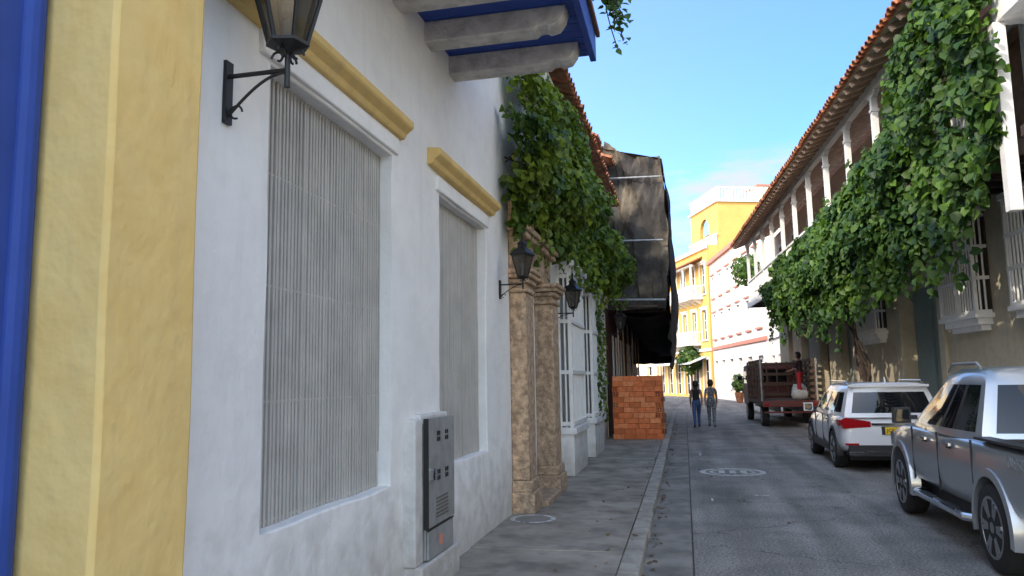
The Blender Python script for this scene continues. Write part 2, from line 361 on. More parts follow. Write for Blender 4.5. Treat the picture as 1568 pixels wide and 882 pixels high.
for y in ysb:
    pr=[(XA-.03,zb),(XO-.28,zb),(XO-.24,zb+.03),(XO-.18,zb+.035),(XO-.15,zb+.01),(XO-.06,zb+.03),(XO-.01,zb+.10),(XO+.02,zb+.2),(XA-.03,zb+.2)]
    mb.prism([(p[0],p[1]) for p in pr],'y',y-.11,y+.11,"grey_wood")
mb.build("balcony_beams",H,.014)
mb=MB()
yy=2.3
while yy<7.3:
    mb.box(XA-.03,XO+.10,yy,yy+.142,zb+.201,zb+.232,"blue_paint"); yy+=.15
mb.box(XO+.10,XO+.16,2.2,7.36,zb+.12,zb+.42,"blue_paint"); mb.box(XA,XO+.10,7.302,7.36,zb+.20,zb+.42,"blue_paint")
mb.box(XO+.16,XO+.20,2.2,7.42,zb+.40,zb+.46,"brown_wood")
for i in range(46):
    y=2.3+i*.11; mb.box(XO+.06,XO+.10,y,y+.035,zb+.42,zb+1.35,"blue_paint")
for i in range(11):
    x=XA+.05+i*.11; mb.box(x,x+.035,7.30,7.335,zb+.42,zb+1.35,"blue_paint")
mb.box(XO+.03,XO+.13,2.2,7.37,zb+1.35,zb+1.42,"blue_paint"); mb.box(XA,XO+.03,7.28,7.37,zb+1.35,zb+1.42,"blue_paint")
for y in (2.3,4.9,7.26): mb.box(XO+.02,XO+.12,y-.05,y+.05,zb+.42,zb+3.6,"blue_paint")
mb.prism([(XA-.03,zb+4.0),(XO+.5,zb+3.5),(XO+.5,zb+3.6),(XA-.03,zb+4.1)],'y',2.1,7.6,"terracotta")
mb.build("balcony",H,.005,seg=1)
C=empty("electrical_cabinet")
mb=MB(); mb.box(-2.3,-2.05,5.74,6.74,.10,.36,"base_white"); mb.box(-2.3,-2.10,5.72,5.90,.36,1.50,"base_white"); mb.box(-2.3,-2.12,5.9,6.62,1.44,1.53,"base_white"); mb.build("plinth",C,.015)
mb=MB(); mb.box(-2.3,-2.085,5.92,6.60,.37,1.435,"metal_grey"); 
mb.box(-2.084,-2.062,5.90,6.63,.62,1.50,"metal_grey"); mb.box(-2.084,-2.066,5.93,6.60,.37,.60,"metal_grey")
mb.build("cabinet_body",C,.008)
mb=MB(); xd=-2.061
for r_,z in enumerate((1.30,1.35,.98,1.03)):
    for c_ in range(2):
        for q in range(2): mb.box(xd,xd+.006,6.14+c_*.22+q*.05,6.165+c_*.22+q*.05,z,z+.035,"dark_void")
for i in range(6): mb.box(xd,xd+.008,6.12,6.42,.68+i*.03,.69+i*.03,"slat_back")
mb.cyl((xd,6.0,1.08),(xd+.035,6.0,1.08),.018,m="chrome"); mb.box(xd,xd+.045,5.98,6.02,1.0,1.07,"chrome"); mb.box(-2.09,-2.05,5.885,5.899,.62,1.5,"iron"); mb.box(-2.0655,-2.060,5.9,6.6,.603,.616,"iron")
mb.box(-2.0655,-2.0635,6.20,6.30,.44,.52,"rose_trim")
mb.build("door_fittings",C)
# ------------------------------------------------------------------ lanterns
def lantern(name,x,y,z,arm,s=1.0,nsides=4,r0=.5):
    e=empty(name,(x,y,z)); mb=MB(); cx=arm
    mb.box(0,.02,-.03,.03,-.31*s,-.02*s,"iron")
    mb.tube([(0,0,-.09*s),(cx,0,-.09*s)],.011*s,8); mb.tube([(cx,0,-.17*s),(cx,0,.0)],.013*s,8)
    pts=[(0.01,0,-.28*s)]
    for i in range(13):
        t=i/12; pts.append((.01+cx*.93*t,0,-.28*s+.18*s*math.sin(t*math.pi/2)))
    mb.tube(pts,.007*s,6)
    for sx in(-1,1):
        pts=[]
        for i in range(16):
            a=i/15*5.0; r=.035*s*(1-i/22); pts.append((cx+sx*(.045*s+r*math.cos(a)),0,-.03*s+r*math.sin(a)))
        mb.tube(pts,.006*s,5)
        pts=[(cx,p[0]-cx,p[2]) for p in pts]; mb.tube(pts,.006*s,5)
    pts=[(cx*.18+.03*s*math.cos(a),0,-.26*s+.03*s*math.sin(a)) for a in [k*.45 for k in range(12)]]; mb.tube(pts,.005*s,5)
    rb,rt_,h=.085*s,.175*s,.36*s
    mb.revolve([(.02*s,-.02*s),(.05*s,.0),(rb+.012*s,.02*s),(rb+.012*s,.035*s)],(cx,0,0),n=nsides,rot0=r0)
    for i in range(nsides):
        a=2*math.pi*i/nsides+r0
        mb.cyl((cx+rb*math.cos(a),rb*math.sin(a),.03*s),(cx+rt_*math.cos(a),rt_*math.sin(a),h),.010*s,n=6)
    mb.revolve([(rt_+.01*s,h-.015*s),(rt_+.03*s,h),(rt_+.03*s,h+.015*s),(rt_*.75,h+.09*s),(rt_*.42,h+.12*s),(rt_*.42,h+.17*s),(rt_*.5,h+.175*s),(.02*s,h+.24*s),(.012*s,h+.3*s),(.022*s,h+.32*s),(.004*s,h+.36*s)],(cx,0,0),n=nsides,rot0=r0)
    mb.build("iron_frame",e)
    mb=MB(); mb.revolve([(rb-.004*s,.035*s),(rt_-.006*s,h-.015*s)],(cx,0,0),n=nsides,rot0=r0,m="lamp_glass"); mb.build("glass",e)
    mb=MB(); mb.cyl((cx,0,.035*s),(cx,0,.14*s),.018*s,m="base_white"); mb.revolve([(.012*s,.14*s),(.03*s,.17*s),(.032*s,.21*s),(.01*s,.25*s)],(cx,0,0),m="base_white",n=10); mb.build("bulb",e)
lantern("wall_lantern",XA+.002,3.24,3.45,.34,1.12,6,.26)
lantern("wall_lantern",XA+.002,9.0,3.05,.30,.80)
# ------------------------------------------------------------------ HOUSE B
HB=empty("stone_portal_house")
PB=lambda u,z,d:(XA-.02-d,u,z)
mb=MB(); DO=(10.15,11.25,.12,3.1); mb.wall(PB,9.5,22.0,0,6.9,[DO],.35,"white_plaster","stone")
mb.face([(XA-.02,22,0),(XA-.02,22,6.9),(-9,22,6.9),(-9,22,0)],"white_plaster")
pr=[(XA-.02,6.45),(XA+.05,6.45),(XA+.10,6.55),(XA+.2,6.62),(XA+.24,6.74),(XA+.24,6.80),(XA-.02,6.80)]
mb.prism(pr,'y',9.52,21.98,"white_plaster"); mb.build("walls",HB,.008)
mb=MB()
def stonepil(y0,y1,xf):
    mb.box(XA-.02,xf+.07,y0-.05,y1+.05,.11,.38,"stone"); mb.box(XA-.02,xf+.04,y0-.03,y1+.03,.38,.52,"stone")
    mb.box(XA-.02,xf,y0,y1,.52,2.95,"stone")
    for i,(g,zz) in enumerate(((.03,2.95),(.0,3.01),(.05,3.07),(.09,3.14),(.12,3.2))): mb.box(XA-.02,xf+g,y0-g*.8,y1+g*.8,zz,zz+.062,"stone")
stonepil(9.62,10.08,-1.99); stonepil(11.32,11.85,-1.93)
mb.box(XA-.02,-2.05,9.6,11.9,3.262,3.7,"stone"); mb.box(XA-.02,-1.97,9.58,12.0,3.7,3.78,"stone"); mb.box(XA-.02,-1.93,9.55,12.05,3.78,3.86,"stone"); mb.box(XA-.02,-2.05,9.6,11.95,3.86,4.2,"stone")
mb.box(XA-.3,XA-.021,10.15,11.25,.10,.24,"stone"); mb.box(XA,-1.85,10.13,11.27,.10,.2,"stone")
mb.build("stone_portal",HB,.02)
mb=MB(); xd=XA-.22; mb.box(xd-.05,xd,10.15,11.25,.24,3.1,"brown_wood")
for y in (10.18,10.72): 
    for z0,z1 in ((.35,1.2),(1.3,2.1),(2.2,3.0)): mb.box(xd,xd+.03,y+.06,y+.44,z0,z1,"brown_wood")
for z in [.5+.28*i for i in range(9)]:
    for y in (10.2,10.45,10.68,10.95,11.2): mb.revolve([(.022,0),(.015,.02),(.003,.03)],(xd+.03,y,z),axis='x',n=8,m="chrome")
mb.tube([(xd+.04,10.66,1.55),(xd+.07,10.66,1.5),(xd+.07,10.66,1.4),(xd+.04,10.66,1.38)],.012)
mb.build("wooden_door",HB,.006)
def bay(y0,y1,z0,z1,xf):
    mb=MB(); mb.box(XA-.02,xf-.02,y0,y1,.11,z0-.12,"white_plaster"); mb.box(XA-.02,xf+.03,y0-.05,y1+.05,z0-.12,z0,"white_plaster")
    mb.box(XA-.02,xf,y0,y1,z1,z1+.12,"white_plaster"); mb.box(XA-.02,xf+.06,y0-.06,y1+.06,z1+.12,z1+.22,"white_plaster"); mb.box(XA-.02,xf-.02,y0+.05,y1-.05,z1+.22,z1+.36,"white_plaster")
    mb.box(XA-.019,XA+.03,y0+.06,y1-.06,z0,z1,"metal_grey")
    for y in (y0,y1-.07): mb.box(xf-.09,xf-.02,y,y+.07,z0,z1,"white_wood"); mb.box(XA-.02,XA+.04,y+.001,y+.069,z0,z1,"white_wood")
    zs=[z0+.03,z0+(z1-z0)*.34,z0+(z1-z0)*.67,z1-.09]
    for z in zs: mb.box(xf-.10,xf-.012,y0+.001,y1-.001,z,z+.07,"white_wood"); mb.box(XA+.04,xf-.10,y0-.004,y0+.05,z,z+.07,"white_wood")
    n=int((y1-y0)/.12)
    for i in range(1,n): y=y0+(y1-y0)*i/n; mb.cyl((xf-.055,y,z0),(xf-.055,y,z1),.019,n=8,m="white_wood")
    mb.cyl((xf-.15,y0+.025,z0),(xf-.15,y0+.025,z1),.019,n=8,m="white_wood")
    return mb
for i,(a,b) in enumerate(((13.4,15.2),(16.6,18.4))): bay(a,b,.95,3.72,-1.93).build("grilled_bay_window_%d"%(i+1),HB,.006,seg=1)
lantern("wall_lantern",XA,12.5,2.98,.42,.85)
lantern("wall_lantern",XA-.05,21.3,3.15,.55,1.0)
def tiles(mb,y0,y1,lo,hi,sp=.21,rows=8,m="terracotta"):
    lo=Vector((lo[0],0,lo[1]));hi=Vector((hi[0],0,hi[1])); d=(hi-lo); L=d.length; d.normalize(); up=Vector((0,1,0)).cross(d)
    if up.z<0: up=-up
    mb.mesh([tuple(lo+Vector((0,y0,0))-up*.01),tuple(lo+Vector((0,y1,0))-up*.01),tuple(hi+Vector((0,y1,0))-up*.01),tuple(hi+Vector((0,y0,0))-up*.01)],[(0,1,2,3)],"terracotta")
    n=int((y1-y0)/sp)
    for i in range(n):
        y=y0+(i+.5)*(y1-y0)/n; jj=random.uniform(-.03,.03)
        for k in range(rows):
            a=lo+d*(L*k/rows+jj*(k==0)-.03); b=lo+d*(L*(k+1)/rows)
            vs=[];S=6
            for p,r,o in((a,.1,.03),(b,.078,.0)):
                for q in range(S+1):
                    t=math.pi*q/S; v=p+up*(math.sin(t)*r+o)+Vector((0,y+math.cos(t)*r,0)); vs.append(v)
                for q in range(S+1):
                    t=math.pi*(1-q/S); v=p+up*(math.sin(t)*(r-.018)+o)+Vector((0,y+math.cos(t)*(r-.018),0)); vs.append(v)
            K=2*(S+1); fs=[(q,q+1,q+1+K,q+K) for q in range(K-1)]
            fs+=[(q,q+1,K-2-q,K-1-q) for q in range(S)]
            mb.mesh(vs,fs,m)
mb=MB(); tiles(mb,9.5,22,(-1.72,6.84),(-6.2,8.5),rows=9); mb.build("tile_roof",HB)
mb=MB(); 
for i in range(24):
    y=9.7+i*.52; mb.prism([(XA,6.802),(-1.8,6.802),(-1.74,6.83),(-1.74,6.86),(XA,6.98)],'y',y,y+.09,"brown_wood")
mb.build("rafters",HB)
# ------------------------------------------------------------------ HOUSE C behind net + upper gable
HC=empty("house_under_renovation")
hops=[(24,25,.12,3),(27,28,.12,3),(30,31.2,.12,3)]
mb=MB(); mb.wall(lambda u,z,d:(XA-d,u,z),22.02,36,0,3.9,hops,.3,"shaded_maroon_wall"); mb.wall(lambda u,z,d:(XA-d,u,z),22.02,36,3.9,8.4,[(24,25.2,5,7.4),(27,28.2,5,7.4),(30,31.2,5,7.4)],.3,"cream_wall")
mb.face([(XA,22.02,0),(XA,22.02,8.4),(-9,22.02,8.4),(-9,22.02,0)],"cream_wall")
mb.face([(XA,36,0),(XA,36,8.4),(-9,36,8.4),(-9,36,0)],"cream_wall")
for (a,b,c,d) in hops: mb.box(XA,XA+.06,a-.15,a,c,d+.15,"base_white"); mb.box(XA,XA+.06,b,b+.15,c,d+.15,"base_white")
mb.box(XA-.35,XA-.31,22.1,35.9,0,8,"dark_void")
mb.box(-6,-2.75,24.0,33,8.4,9.7,"cream_wall"); mb.prism([(-6,9.7),(-2.75,9.7),(-4.3,10.7)],'y',24.0,33,"cream_wall"); mb.build("walls",HC,.02)
mb=MB(); tiles(mb,23.85,33,(-2.5,9.68),(-4.3,10.85),rows=5); tiles(mb,22.02,36,(-1.9,8.35),(-2.74,8.75),rows=2); mb.build("tile_roof",HC)
mb=MB(); mb.box(XA,-.6,23.3,33.8,3.95,4.15,"dark_wood")
for i in range(14): mb.box(XA,-.55,23.4+i*.78,23.52+i*.78,3.8,3.95,"dark_wood")
mb.build("balcony_floor",HC)
SC=empty("scaffolding")
mb=MB()
for x in (-1.95,-.55):
    for y in (23.3,25.3,27.4,29.5,31.6,33.6):
        mb.cyl((x,y,3.9 if x>-1 else .12),(x,y,8.45),.026,n=8,m="rafter")
        mb.cyl((-1.95,y,6.1),(-.55,y,6.1),.024,n=6,m="iron"); mb.cyl((-1.95,y,8.2),(-.55,y,8.2),.024,n=6,m="iron")
    for z in (4.3,5.2,6.1,7.1,8.2): mb.cyl((x,23.3,z),(x,33.7,z),.024,n=6,m="rafter")
mb.box(-1.9,-.6,24.6,33.6,6.0,6.05,"truck_wood")
for z,s_ in ((4.15,.035),(5.95,.028),(7.9,.028)): mb.cyl((-2.1,22.62,z),(-.45,22.58,z-.06),s_,n=8,m="metal_grey")
mb.cyl((-2.1,22.7,3.95),(-.7,22.7,3.92),.03,n=8,m="truck_wood")
mb.build("frame",SC)
def cloth(name,P,nu,nv,amp,parent,seed,m="scaffold_net"):
    mb=MB(); vs=[]
    for j in range(nv+1):
        for i in range(nu+1):
            u,v=i/nu,j/nv; p=Vector(P(u,v)); 
            w=noise.noise(Vector((u*5+v*2+seed,v*3.2-u,seed)))*amp+noise.noise(Vector((u*18,v*5+seed,1)))*amp*.35+abs(noise.noise(Vector((u*6-v*5,v*1.5+seed,4))))*amp*.8
            vs.append(p+Vector((w*.6,w*.9,w*.2)))
    fs=[(j*(nu+1)+i,j*(nu+1)+i+1,(j+1)*(nu+1)+i+1,(j+1)*(nu+1)+i) for j in range(nv) for i in range(nu)]
    mb.mesh(vs,fs,m); return mb.build(name,parent,smooth=True)
cloth("net_front",lambda u,v:(-2.2+1.74*u+.08*math.sin(v*3.14)*u,22.80-.12*math.sin(v*3.1),3.85+(4.95-.22*math.sin(u*3.1)+.35*(1-u)-.25*u)*v),40,48,.26,SC,3)
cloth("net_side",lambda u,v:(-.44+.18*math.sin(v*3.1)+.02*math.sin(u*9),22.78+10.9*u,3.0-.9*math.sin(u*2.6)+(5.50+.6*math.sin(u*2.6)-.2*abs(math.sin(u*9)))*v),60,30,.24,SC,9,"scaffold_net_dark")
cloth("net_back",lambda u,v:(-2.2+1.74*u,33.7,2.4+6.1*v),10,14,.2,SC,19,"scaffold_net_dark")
cloth("net_top",lambda u,v:(-2.3+1.9*u,22.8+10.9*v,8.95-.5*u-.15*math.sin(v*20)*math.sin(u*3)),16,40,.10,SC,5)
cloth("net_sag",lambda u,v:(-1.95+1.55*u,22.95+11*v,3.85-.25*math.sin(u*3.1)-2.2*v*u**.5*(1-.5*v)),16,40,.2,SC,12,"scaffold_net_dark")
BS=empty("brick_stack"); mb=MB(); z=.125; row=0
while z<1.86:
    h=.145; x=-1.98
    hl=random.random()<.5; hr=random.random()<.5
    x-=random.uniform(0,.03)
    while x<-.66:
        hol=(hl and x<-1.9) or (hr and x>-.9)
        L=.16 if hol else random.choice([.30,.30,.40])
        L=min(L,-.62-x)
        if L>.05:
            j=random.uniform(-.03,.02); mm=random.choice(["brick_clay","brick_clay","brick_clay_light","brick_clay_dark"])
            mb.box(x,x+L-.006,21.3+j,21.6+j,z,z+h-.005,mm)
            if hol:
                for a in range(2):
                    for b in range(3): mb.box(x+.015+a*.066,x+.066+a*.066,21.297+j,21.31+j,z+.012+b*.043,z+.042+b*.043,"brick_core")
        x+=L
    yy=21.62
    while yy<23.0:
        mb.box(-.96,-.64+random.uniform(-.015,.015),yy,yy+.36,z,z+h-.006,random.choice(["brick_clay","brick_clay_light"])); yy+=.37
    z+=h; row+=1
mb.box(-1.94,-.97,21.6,22.9,.13,1.82,"brick_core"); mb.box(-1.95,-.98,21.63,22.95,1.70,1.86,"brick_clay")
mb.build("bricks",BS,.004,seg=1)
# ------------------------------------------------------------------ RIGHT HOUSE E (long balcony)
HE=empty("balcony_house",(4.95,0,0),TH)
PE=lambda u,z,d:(1.3+d,u,z)
ops=[(17.3,19.6,.12,3.75),(20.9,22.5,2.9,4.4),(24.3,25.6,.12,3.6),(27,28.3,1.2,4),(30,31.4,.12,3.6),(33,34,1.2,4)]
up=[(13+2.9*i,14.3+2.9*i,5.1,7.4) for i in range(8)]
mb=MB(); mb.wall(PE,-2,36,0,4.99,ops,.3,"beige_wall"); mb.wall(PE,11.6,36,4.99,8.1,up,.3,"pinkbeige_wall")
mb.face([(1.3,36,0),(1.3,36,8.1),(9,36,8.1),(9,36,0)],"pink_white_wall")
mb.box(1.22,1.3,17.0,17.3,.12,3.98,"beige_wall"); mb.box(1.22,1.3,19.6,19.9,.12,3.98,"beige_wall"); mb.box(1.2,1.3,17.3,19.6,3.751,3.98,"beige_wall"); mb.box(1.15,1.3,16.9,20.0,3.981,4.1,"beige_wall")
mb.build("walls",HE,.01)
mb=MB()
for (a,b,c,d) in ops:
    mb.box(1.55,1.6,a,b,c,d,"door_green" if c<.5 else "slat_back"); mb.box(1.5,1.55,(a+b)/2-.05,(a+b)/2+.05,c,d,"door_green")
    if c<.5:
        for q in range(2):
            for zz in (.3,1.35,2.4): mb.box(1.53,1.55,a+.12+q*(b-a)/2,a+(b-a)/2-.12+q*(b-a)/2,zz,zz+.9,"door_green")
for (a,b,c,d) in up: 
    mb.box(1.55,1.6,a,b,c,d,"brown_wood"); mb.box(1.25,1.32,a-.1,a,c,d+.1,"white_wood"); mb.box(1.25,1.32,b,b+.1,c,d+.1,"white_wood"); mb.box(1.25,1.32,a+.001,b-.001,d,d+.1,"white_wood")
mb.build("doors",HE)
def rbay(y0,y1,z0,z1):
    mb=MB(); xf=1.0
    mb.box(xf-.03,1.3,y0-.04,y1+.04,z1,z1+.1,"white_wood"); mb.box(xf-.03,1.3,y0-.04,y1+.04,z0-.08,z0,"white_wood"); mb.box(xf+.05,1.3,y0+.05,y1-.05,z0-.2,z0-.08,"white_wood"); mb.box(xf+.14,1.3,y0+.15,y1-.15,z0-.3,z0-.2,"white_wood")
    mb.box(1.27,1.31,y0+.02,y1-.02,z0,z1,"dark_wood")
    for y in (y0,(y0+y1)/2-.03,y1-.06): mb.box(xf,xf+.06,y,y+.06,z0,z1,"white_wood")
    for f in (.0,.33,.64,.95): z=z0+(z1-z0)*f; mb.box(xf-.006,xf+.054,y0,y1,z,z+.06,"white_wood"); mb.box(xf+.055,1.28,y0-.002,y0+.05,z,z+.06,"white_wood")
    n=int((y1-y0)/.11)
    for i in range(1,n): y=y0+(y1-y0)*i/n; mb.cyl((xf+.03,y,z0),(xf+.03,y,z1),.018,n=6,m="white_wood")
    for x in (xf+.11,xf+.2): mb.cyl((x,y0+.03,z0),(x,y0+.03,z1),.018,n=6,m="white_wood")
    return mb
rbay(14.9,16.5,2.85,4.7).build("grilled_window",HE); rbay(20.8,22.6,2.9,4.35).build("grilled_window_2",HE); rbay(12.1,13.6,2.85,4.6).build("grilled_window_3",HE)
mb=MB(); y=11.6
mb.box(-.02,1.3,11.6,35.6,5.0,5.06,"dark_wood"); mb.box(-.08,-.02,11.6,35.6,4.84,5.1,"white_wood")
while y<35.5: mb.box(-.02,1.3,y,y+.10,4.84,4.999,"dark_wood"); y+=.5
mb.build("balcony_floor",HE,.004,seg=1)
mb=MB(); y=12.2; 
while y<35.7:
    mb.box(-.03,.09,y-.06,y+.06,5.1,7.62,"white_wood"); mb.box(-.05,.11,y-.08,y+.08,5.1,5.3,"white_wood"); mb.box(-.05,.11,y-.08,y+.08,7.2,7.26,"white_wood")
    mb.prism([(y-.28,7.62),(y+.28,7.62),(y+.28,7.58),(y+.12,7.5),(y-.12,7.5),(y-.28,7.58)],'x',-.02,.08,"white_wood"); y+=2.1
mb.box(-.04,.10,11.7,35.6,7.621,7.80,"white_wood")
mb.box(-.03,.07,11.7,35.6,5.98,6.05,"white_wood"); mb.box(0,.05,11.7,35.6,5.16,5.2,"white_wood")
y=11.8
while y<35.6: mb.cyl((.02,y,5.2),(.02,y,5.98),.019,n=6,m="white_wood"); y+=.13
mb.build("balcony_posts_and_railing",HE)
mb=MB(); y=11.65
lo=(-.62,7.72); hi=(3.8,9.35); sl=(hi[1]-lo[1])/(hi[0]-lo[0]); f=lambda x:lo[1]+sl*(x-lo[0])-.05
while y<35.6:
    mb.prism([(-.56,f(-.56)-.03),(-.5,f(-.5)-.12),(1.3,f(1.3)-.12),(1.3,f(1.3)),(-.56,f(-.56))],'y',y,y+.09,"rafter"); y+=.42
mb.face([(-.6,11.6,f(-.6)+.01),(-.6,35.6,f(-.6)+.01),(1.4,35.6,f(1.4)+.01),(1.4,11.6,f(1.4)+.01)],"soffit")
mb.build("rafters",HE)
mb=MB(); tiles(mb,11.6,35.7,lo,hi,rows=9); mb.build("tile_roof",HE)
HF=empty("white_corner_house",(4.95,0,0),TH)
mb=MB(); mb.box(-.02,6,2,11.05,6.5,11,"white_plaster"); mb.box(-.08,.08,10.90,11.06,3.9,6.499,"white_wood"); mb.box(.4,6,2,11.05,4.95,6.499,"white_plaster")
for i in range(17): mb.box(0,1.3,2.2+i*.52,2.32+i*.52,4.80,4.949,"dark_wood")
mb.build("walls",HF,.01)
# ------------------------------------------------------------------ far buildings
def frame_pts(p0,p1):
    d=Vector((p1[0]-p0[0],p1[1]-p0[1],0)); return math.atan2(d.y,d.x),d.length
def far_house(name,p0,p1,h,wallm,trim,floors,balc=(),D=9,cols=5,ww=.9,wtrim="white_wood"):
    a,L=frame_pts(p0,p1); e=empty(name,(p0[0],p0[1],0),a)
    P=lambda u,z,d:(u,-d,z); ops=[]; st=L/cols
    for k,(z0,z1) in enumerate(floors):
        for c in range(cols): cx=st*(c+.5); w=ww*(1.25 if k==0 else 1); ops.append((cx-w/2,cx+w/2,z0,z1))
    mb=MB(); mb.wall(P,0,L,0,h,ops,.25,wallm)
    mb.face([(0,0,0),(0,0,h),(0,-D,h),(0,-D,0)],wallm); mb.face([(L,0,0),(L,0,h),(L,-D,h),(L,-D,0)],wallm); mb.face([(0,0,h-.3),(L,0,h-.3),(L,-D,h-.3),(0,-D,h-.3)],"ground")
    mb.box(-.1,L+.1,-.02,.25,h-.35,h-.05,trim); mb.box(-.05,L+.05,-.02,.12,4.0,4.25,trim)
    for (u0,u1,z0,z1) in ops:
        mb.box(u0-.16,u0,0,.05,z0,z1+.16,wtrim);mb.box(u1,u1+.16,0,.05,z0,z1+.16,wtrim);mb.box(u0,u1,0,.052,z1,z1+.16,wtrim); 
        if z0>1: mb.box(u0-.2,u1+.2,0,.14,z0-.12,z0,trim); mb.box(u0-.22,u1+.22,0,.16,z1+.165,z1+.28,trim)
    mb.build("walls",e)
    mb=MB()
    for (u0,u1,z0,z1) in ops:
        mb.box(u0,u1,-.3,-.26,z0,z1,"window_glass" if z0>1 else "dark_void"); m_=(u0+u1)/2; mb.box(m_-.04,m_+.04,-.25,-.2,z0,z1,"white_wood")
        for zz in np.linspace(z0,z1-.06,4): mb.box(u0,u1,-.252,-.21,zz,zz+.05,"white_wood")
        for uu in (u0,u1-.06): mb.box(uu,uu+.06,-.248,-.2,z0,z1,"white_wood")
    mb.build("windows",e)
    for i,(u0,u1,z,rf) in enumerate(balc):
        mb=MB(); mb.box(u0,u1,0,1.1,z-.18,z,"white_wood")
        for uu in np.arange(u0+.1,u1,.16): mb.box(uu,uu+.05,1.02,1.07,z,z+.95,"white_wood")
        for yy in np.arange(.1,1.0,.16): 
            mb.box(u0+.02,u0+.07,yy,yy+.05,z,z+.95,"white_wood"); mb.box(u1-.07,u1-.02,yy,yy+.05,z,z+.95,"white_wood")
        mb.box(u0,u1,.99,1.1,z+.95,z+1.04,"white_wood"); mb.box(u0,u0+.1,0,.99,z+.95,z+1.04,"white_wood"); mb.box(u1-.1,u1,0,.99,z+.95,z+1.04,"white_wood")
        for uu in np.arange(u0+.5,u1,1.2): mb.prism([(0,z-.6),(.9,z-.18),(0,z-.18)],'x',uu,uu+.14,"white_wood")
        if rf:
            n=max(2,int((u1-u0)/2)+1)
            for uu in np.linspace(u0+.06,u1-.06,n): mb.box(uu-.06,uu+.06,.98,1.1,z+1.04,z+2.7,"white_wood")
            mb.box(u0-.1,u1+.1,.9,1.2,z+2.7,z+2.85,"white_wood"); mb.prism([(0,z+3.5),(1.45,z+2.86),(1.45,z+2.98),(0,z+3.62)],'x',u0-.2,u1+.2,"terracotta")
        mb.build("balcony_%d"%i,e)
    return e,L
e,L=far_house("pink_white_house",(5.05,49),(2.45,66),11.6,"pink_white_wall","rose_trim",[(.2,3.1),(4.9,6.9),(8.3,10.0)],cols=6,ww=1.0)
mb=MB(); 
for zz in (11.6,12.5): mb.box(3,L-3,-3.2,-3.1,zz-.05,zz+.05,"white_wood")
for uu in np.arange(3,L-3,.22): mb.box(uu,uu+.08,-3.19,-3.11,11.3,12.5,"white_wood")
mb.box(3,9,-8,-4,11.3,14.0,"pink_white_wall"); mb.build("roof_terrace",e)
far_house("pink_gap_house",(5.6,36.2),(5.25,48.8),8.5,"pink_white_wall","white_wood",[(.2,3),(4.6,6.8)],cols=5)
e,L=far_house("yellow_balcony_house",(2.3,66.4),(-2.6,80),13.2,"orange_yellow_wall","white_wood",[(.2,3.3),(5.0,7.6),(9.0,11.6)],balc=[(2.2,12.5,4.75,False),(1.2,11.2,8.75,True)],cols=6,ww=1.1)
mb=MB()
def archwall(mb,u0,u1,z0,z1,y,m,ac,ar,az):
    mb.box(u0,ac-ar,y-.3,y,z0,z1,m); mb.box(ac+ar,u1,y-.3,y,z0,z1,m)
    n=10
    for i in range(n):
        a=math.pi-math.pi*i/n;b=math.pi-math.pi*(i+1)/n; x0=ac+ar*math.cos(a);x1=ac+ar*math.cos(b)
        mb.prism([(x0,az+ar*math.sin(a)),(x1,az+ar*math.sin(b)),(x1,z1),(x0,z1)],'y',y-.3,y,m)
archwall(mb,0,6.5,13.2,17.0,-1.2,"orange_yellow_wall",3.2,1.1,15.0)
mb.box(0,6.5,-7,-4.0,13,17.0,"orange_yellow_wall"); mb.box(-.001,.3,-4,-1.5,13,17,"orange_yellow_wall"); mb.box(-.2,6.7,-7.2,-1.0,17.0,17.2,"white_wood"); mb.box(6.5,12,-6,-3,13,15.4,"orange_yellow_wall")
for uu in np.arange(0,6.6,.3): mb.box(uu,uu+.09,-1.3,-1.2,17.2,18.2,"white_wood"); mb.box(uu,uu+.09,-1.0,-.9,13.2,14.1,"white_wood")
for yy in np.arange(-6.8,-1.3,.3): mb.box(-.15,-.07,yy,yy+.09,17.2,18.2,"white_wood")
mb.box(-.17,-.05,-7,-1.36,18.2,18.35,"white_wood")
mb.box(-.1,6.6,-1.35,-1.15,18.2,18.35,"white_wood"); mb.box(-.1,6.6,-1.05,-.85,14.1,14.2,"white_wood"); mb.box(2.0,4.0,-9,-6,17.2,19.0,"cream_wall"); mb.box(1.8,4.2,-9.2,-5.8,19.0,19.15,"rose_trim"); mb.box(3.4,3.8,-4,-3.6,17.2,18.9,"white_wood")
mb.build("upper_storey",e)
mb=MB()
for u0 in (1.0,6,10): mb.prism([(0.02,3.6),(1.6,3.0),(1.6,2.9),(0.02,3.5)],'x',u0,u0+3,"base_white")
mb.build("awnings",e)
far_house("white_far_house",(-2.8,80.5),(-12,95),11,"cream_wall","white_wood",[(.2,3),(4.6,7)],balc=[(1,14,4.5,True)],cols=6)
far_house("white_left_house",(-7.5,62),(-2.6,37),7.5,"cream_wall","white_wood",[(.2,3),(4.4,6.6)],balc=[(3,23,4.2,True)],cols=8)
# ------------------------------------------------------------------ vines
prof=[(10.75,-.02,5.3,8.2),(11.7,0.05,4.4,8.8),(12.5,0.05,4.1,9.4),(13.3,0.05,4.0,8.9),(13.9,0.05,4.0,7.5),(14.6,0.05,4.0,6.8),(15.5,0.05,4.0,6.5),(17,0.05,3.85,6.25),(19.3,0.05,3.5,6.0),(21.5,0.05,3.4,5.8),(24,0.05,3.6,5.7),(27.5,0.05,3.8,5.5),(28.6,0.05,4.6,5.2)]
VR=empty("climbing_vine",(4.95,0,0),TH)
p,n=curtain(prof,-1,26000,4,thick=.5,edge=.6,thr=-.30); p2,n2=strands(prof,-1,90,11,.2,.95,.045,.45); p3,n3=strands(prof,-1,40,31,.2,.7,.045,.2,up=True)
add_leaves("foliage",p+p2+p3,n+n2+n3,.155,VR,base=(.028,.072,.02),hi=(.12,.215,.03))
mb=MB()
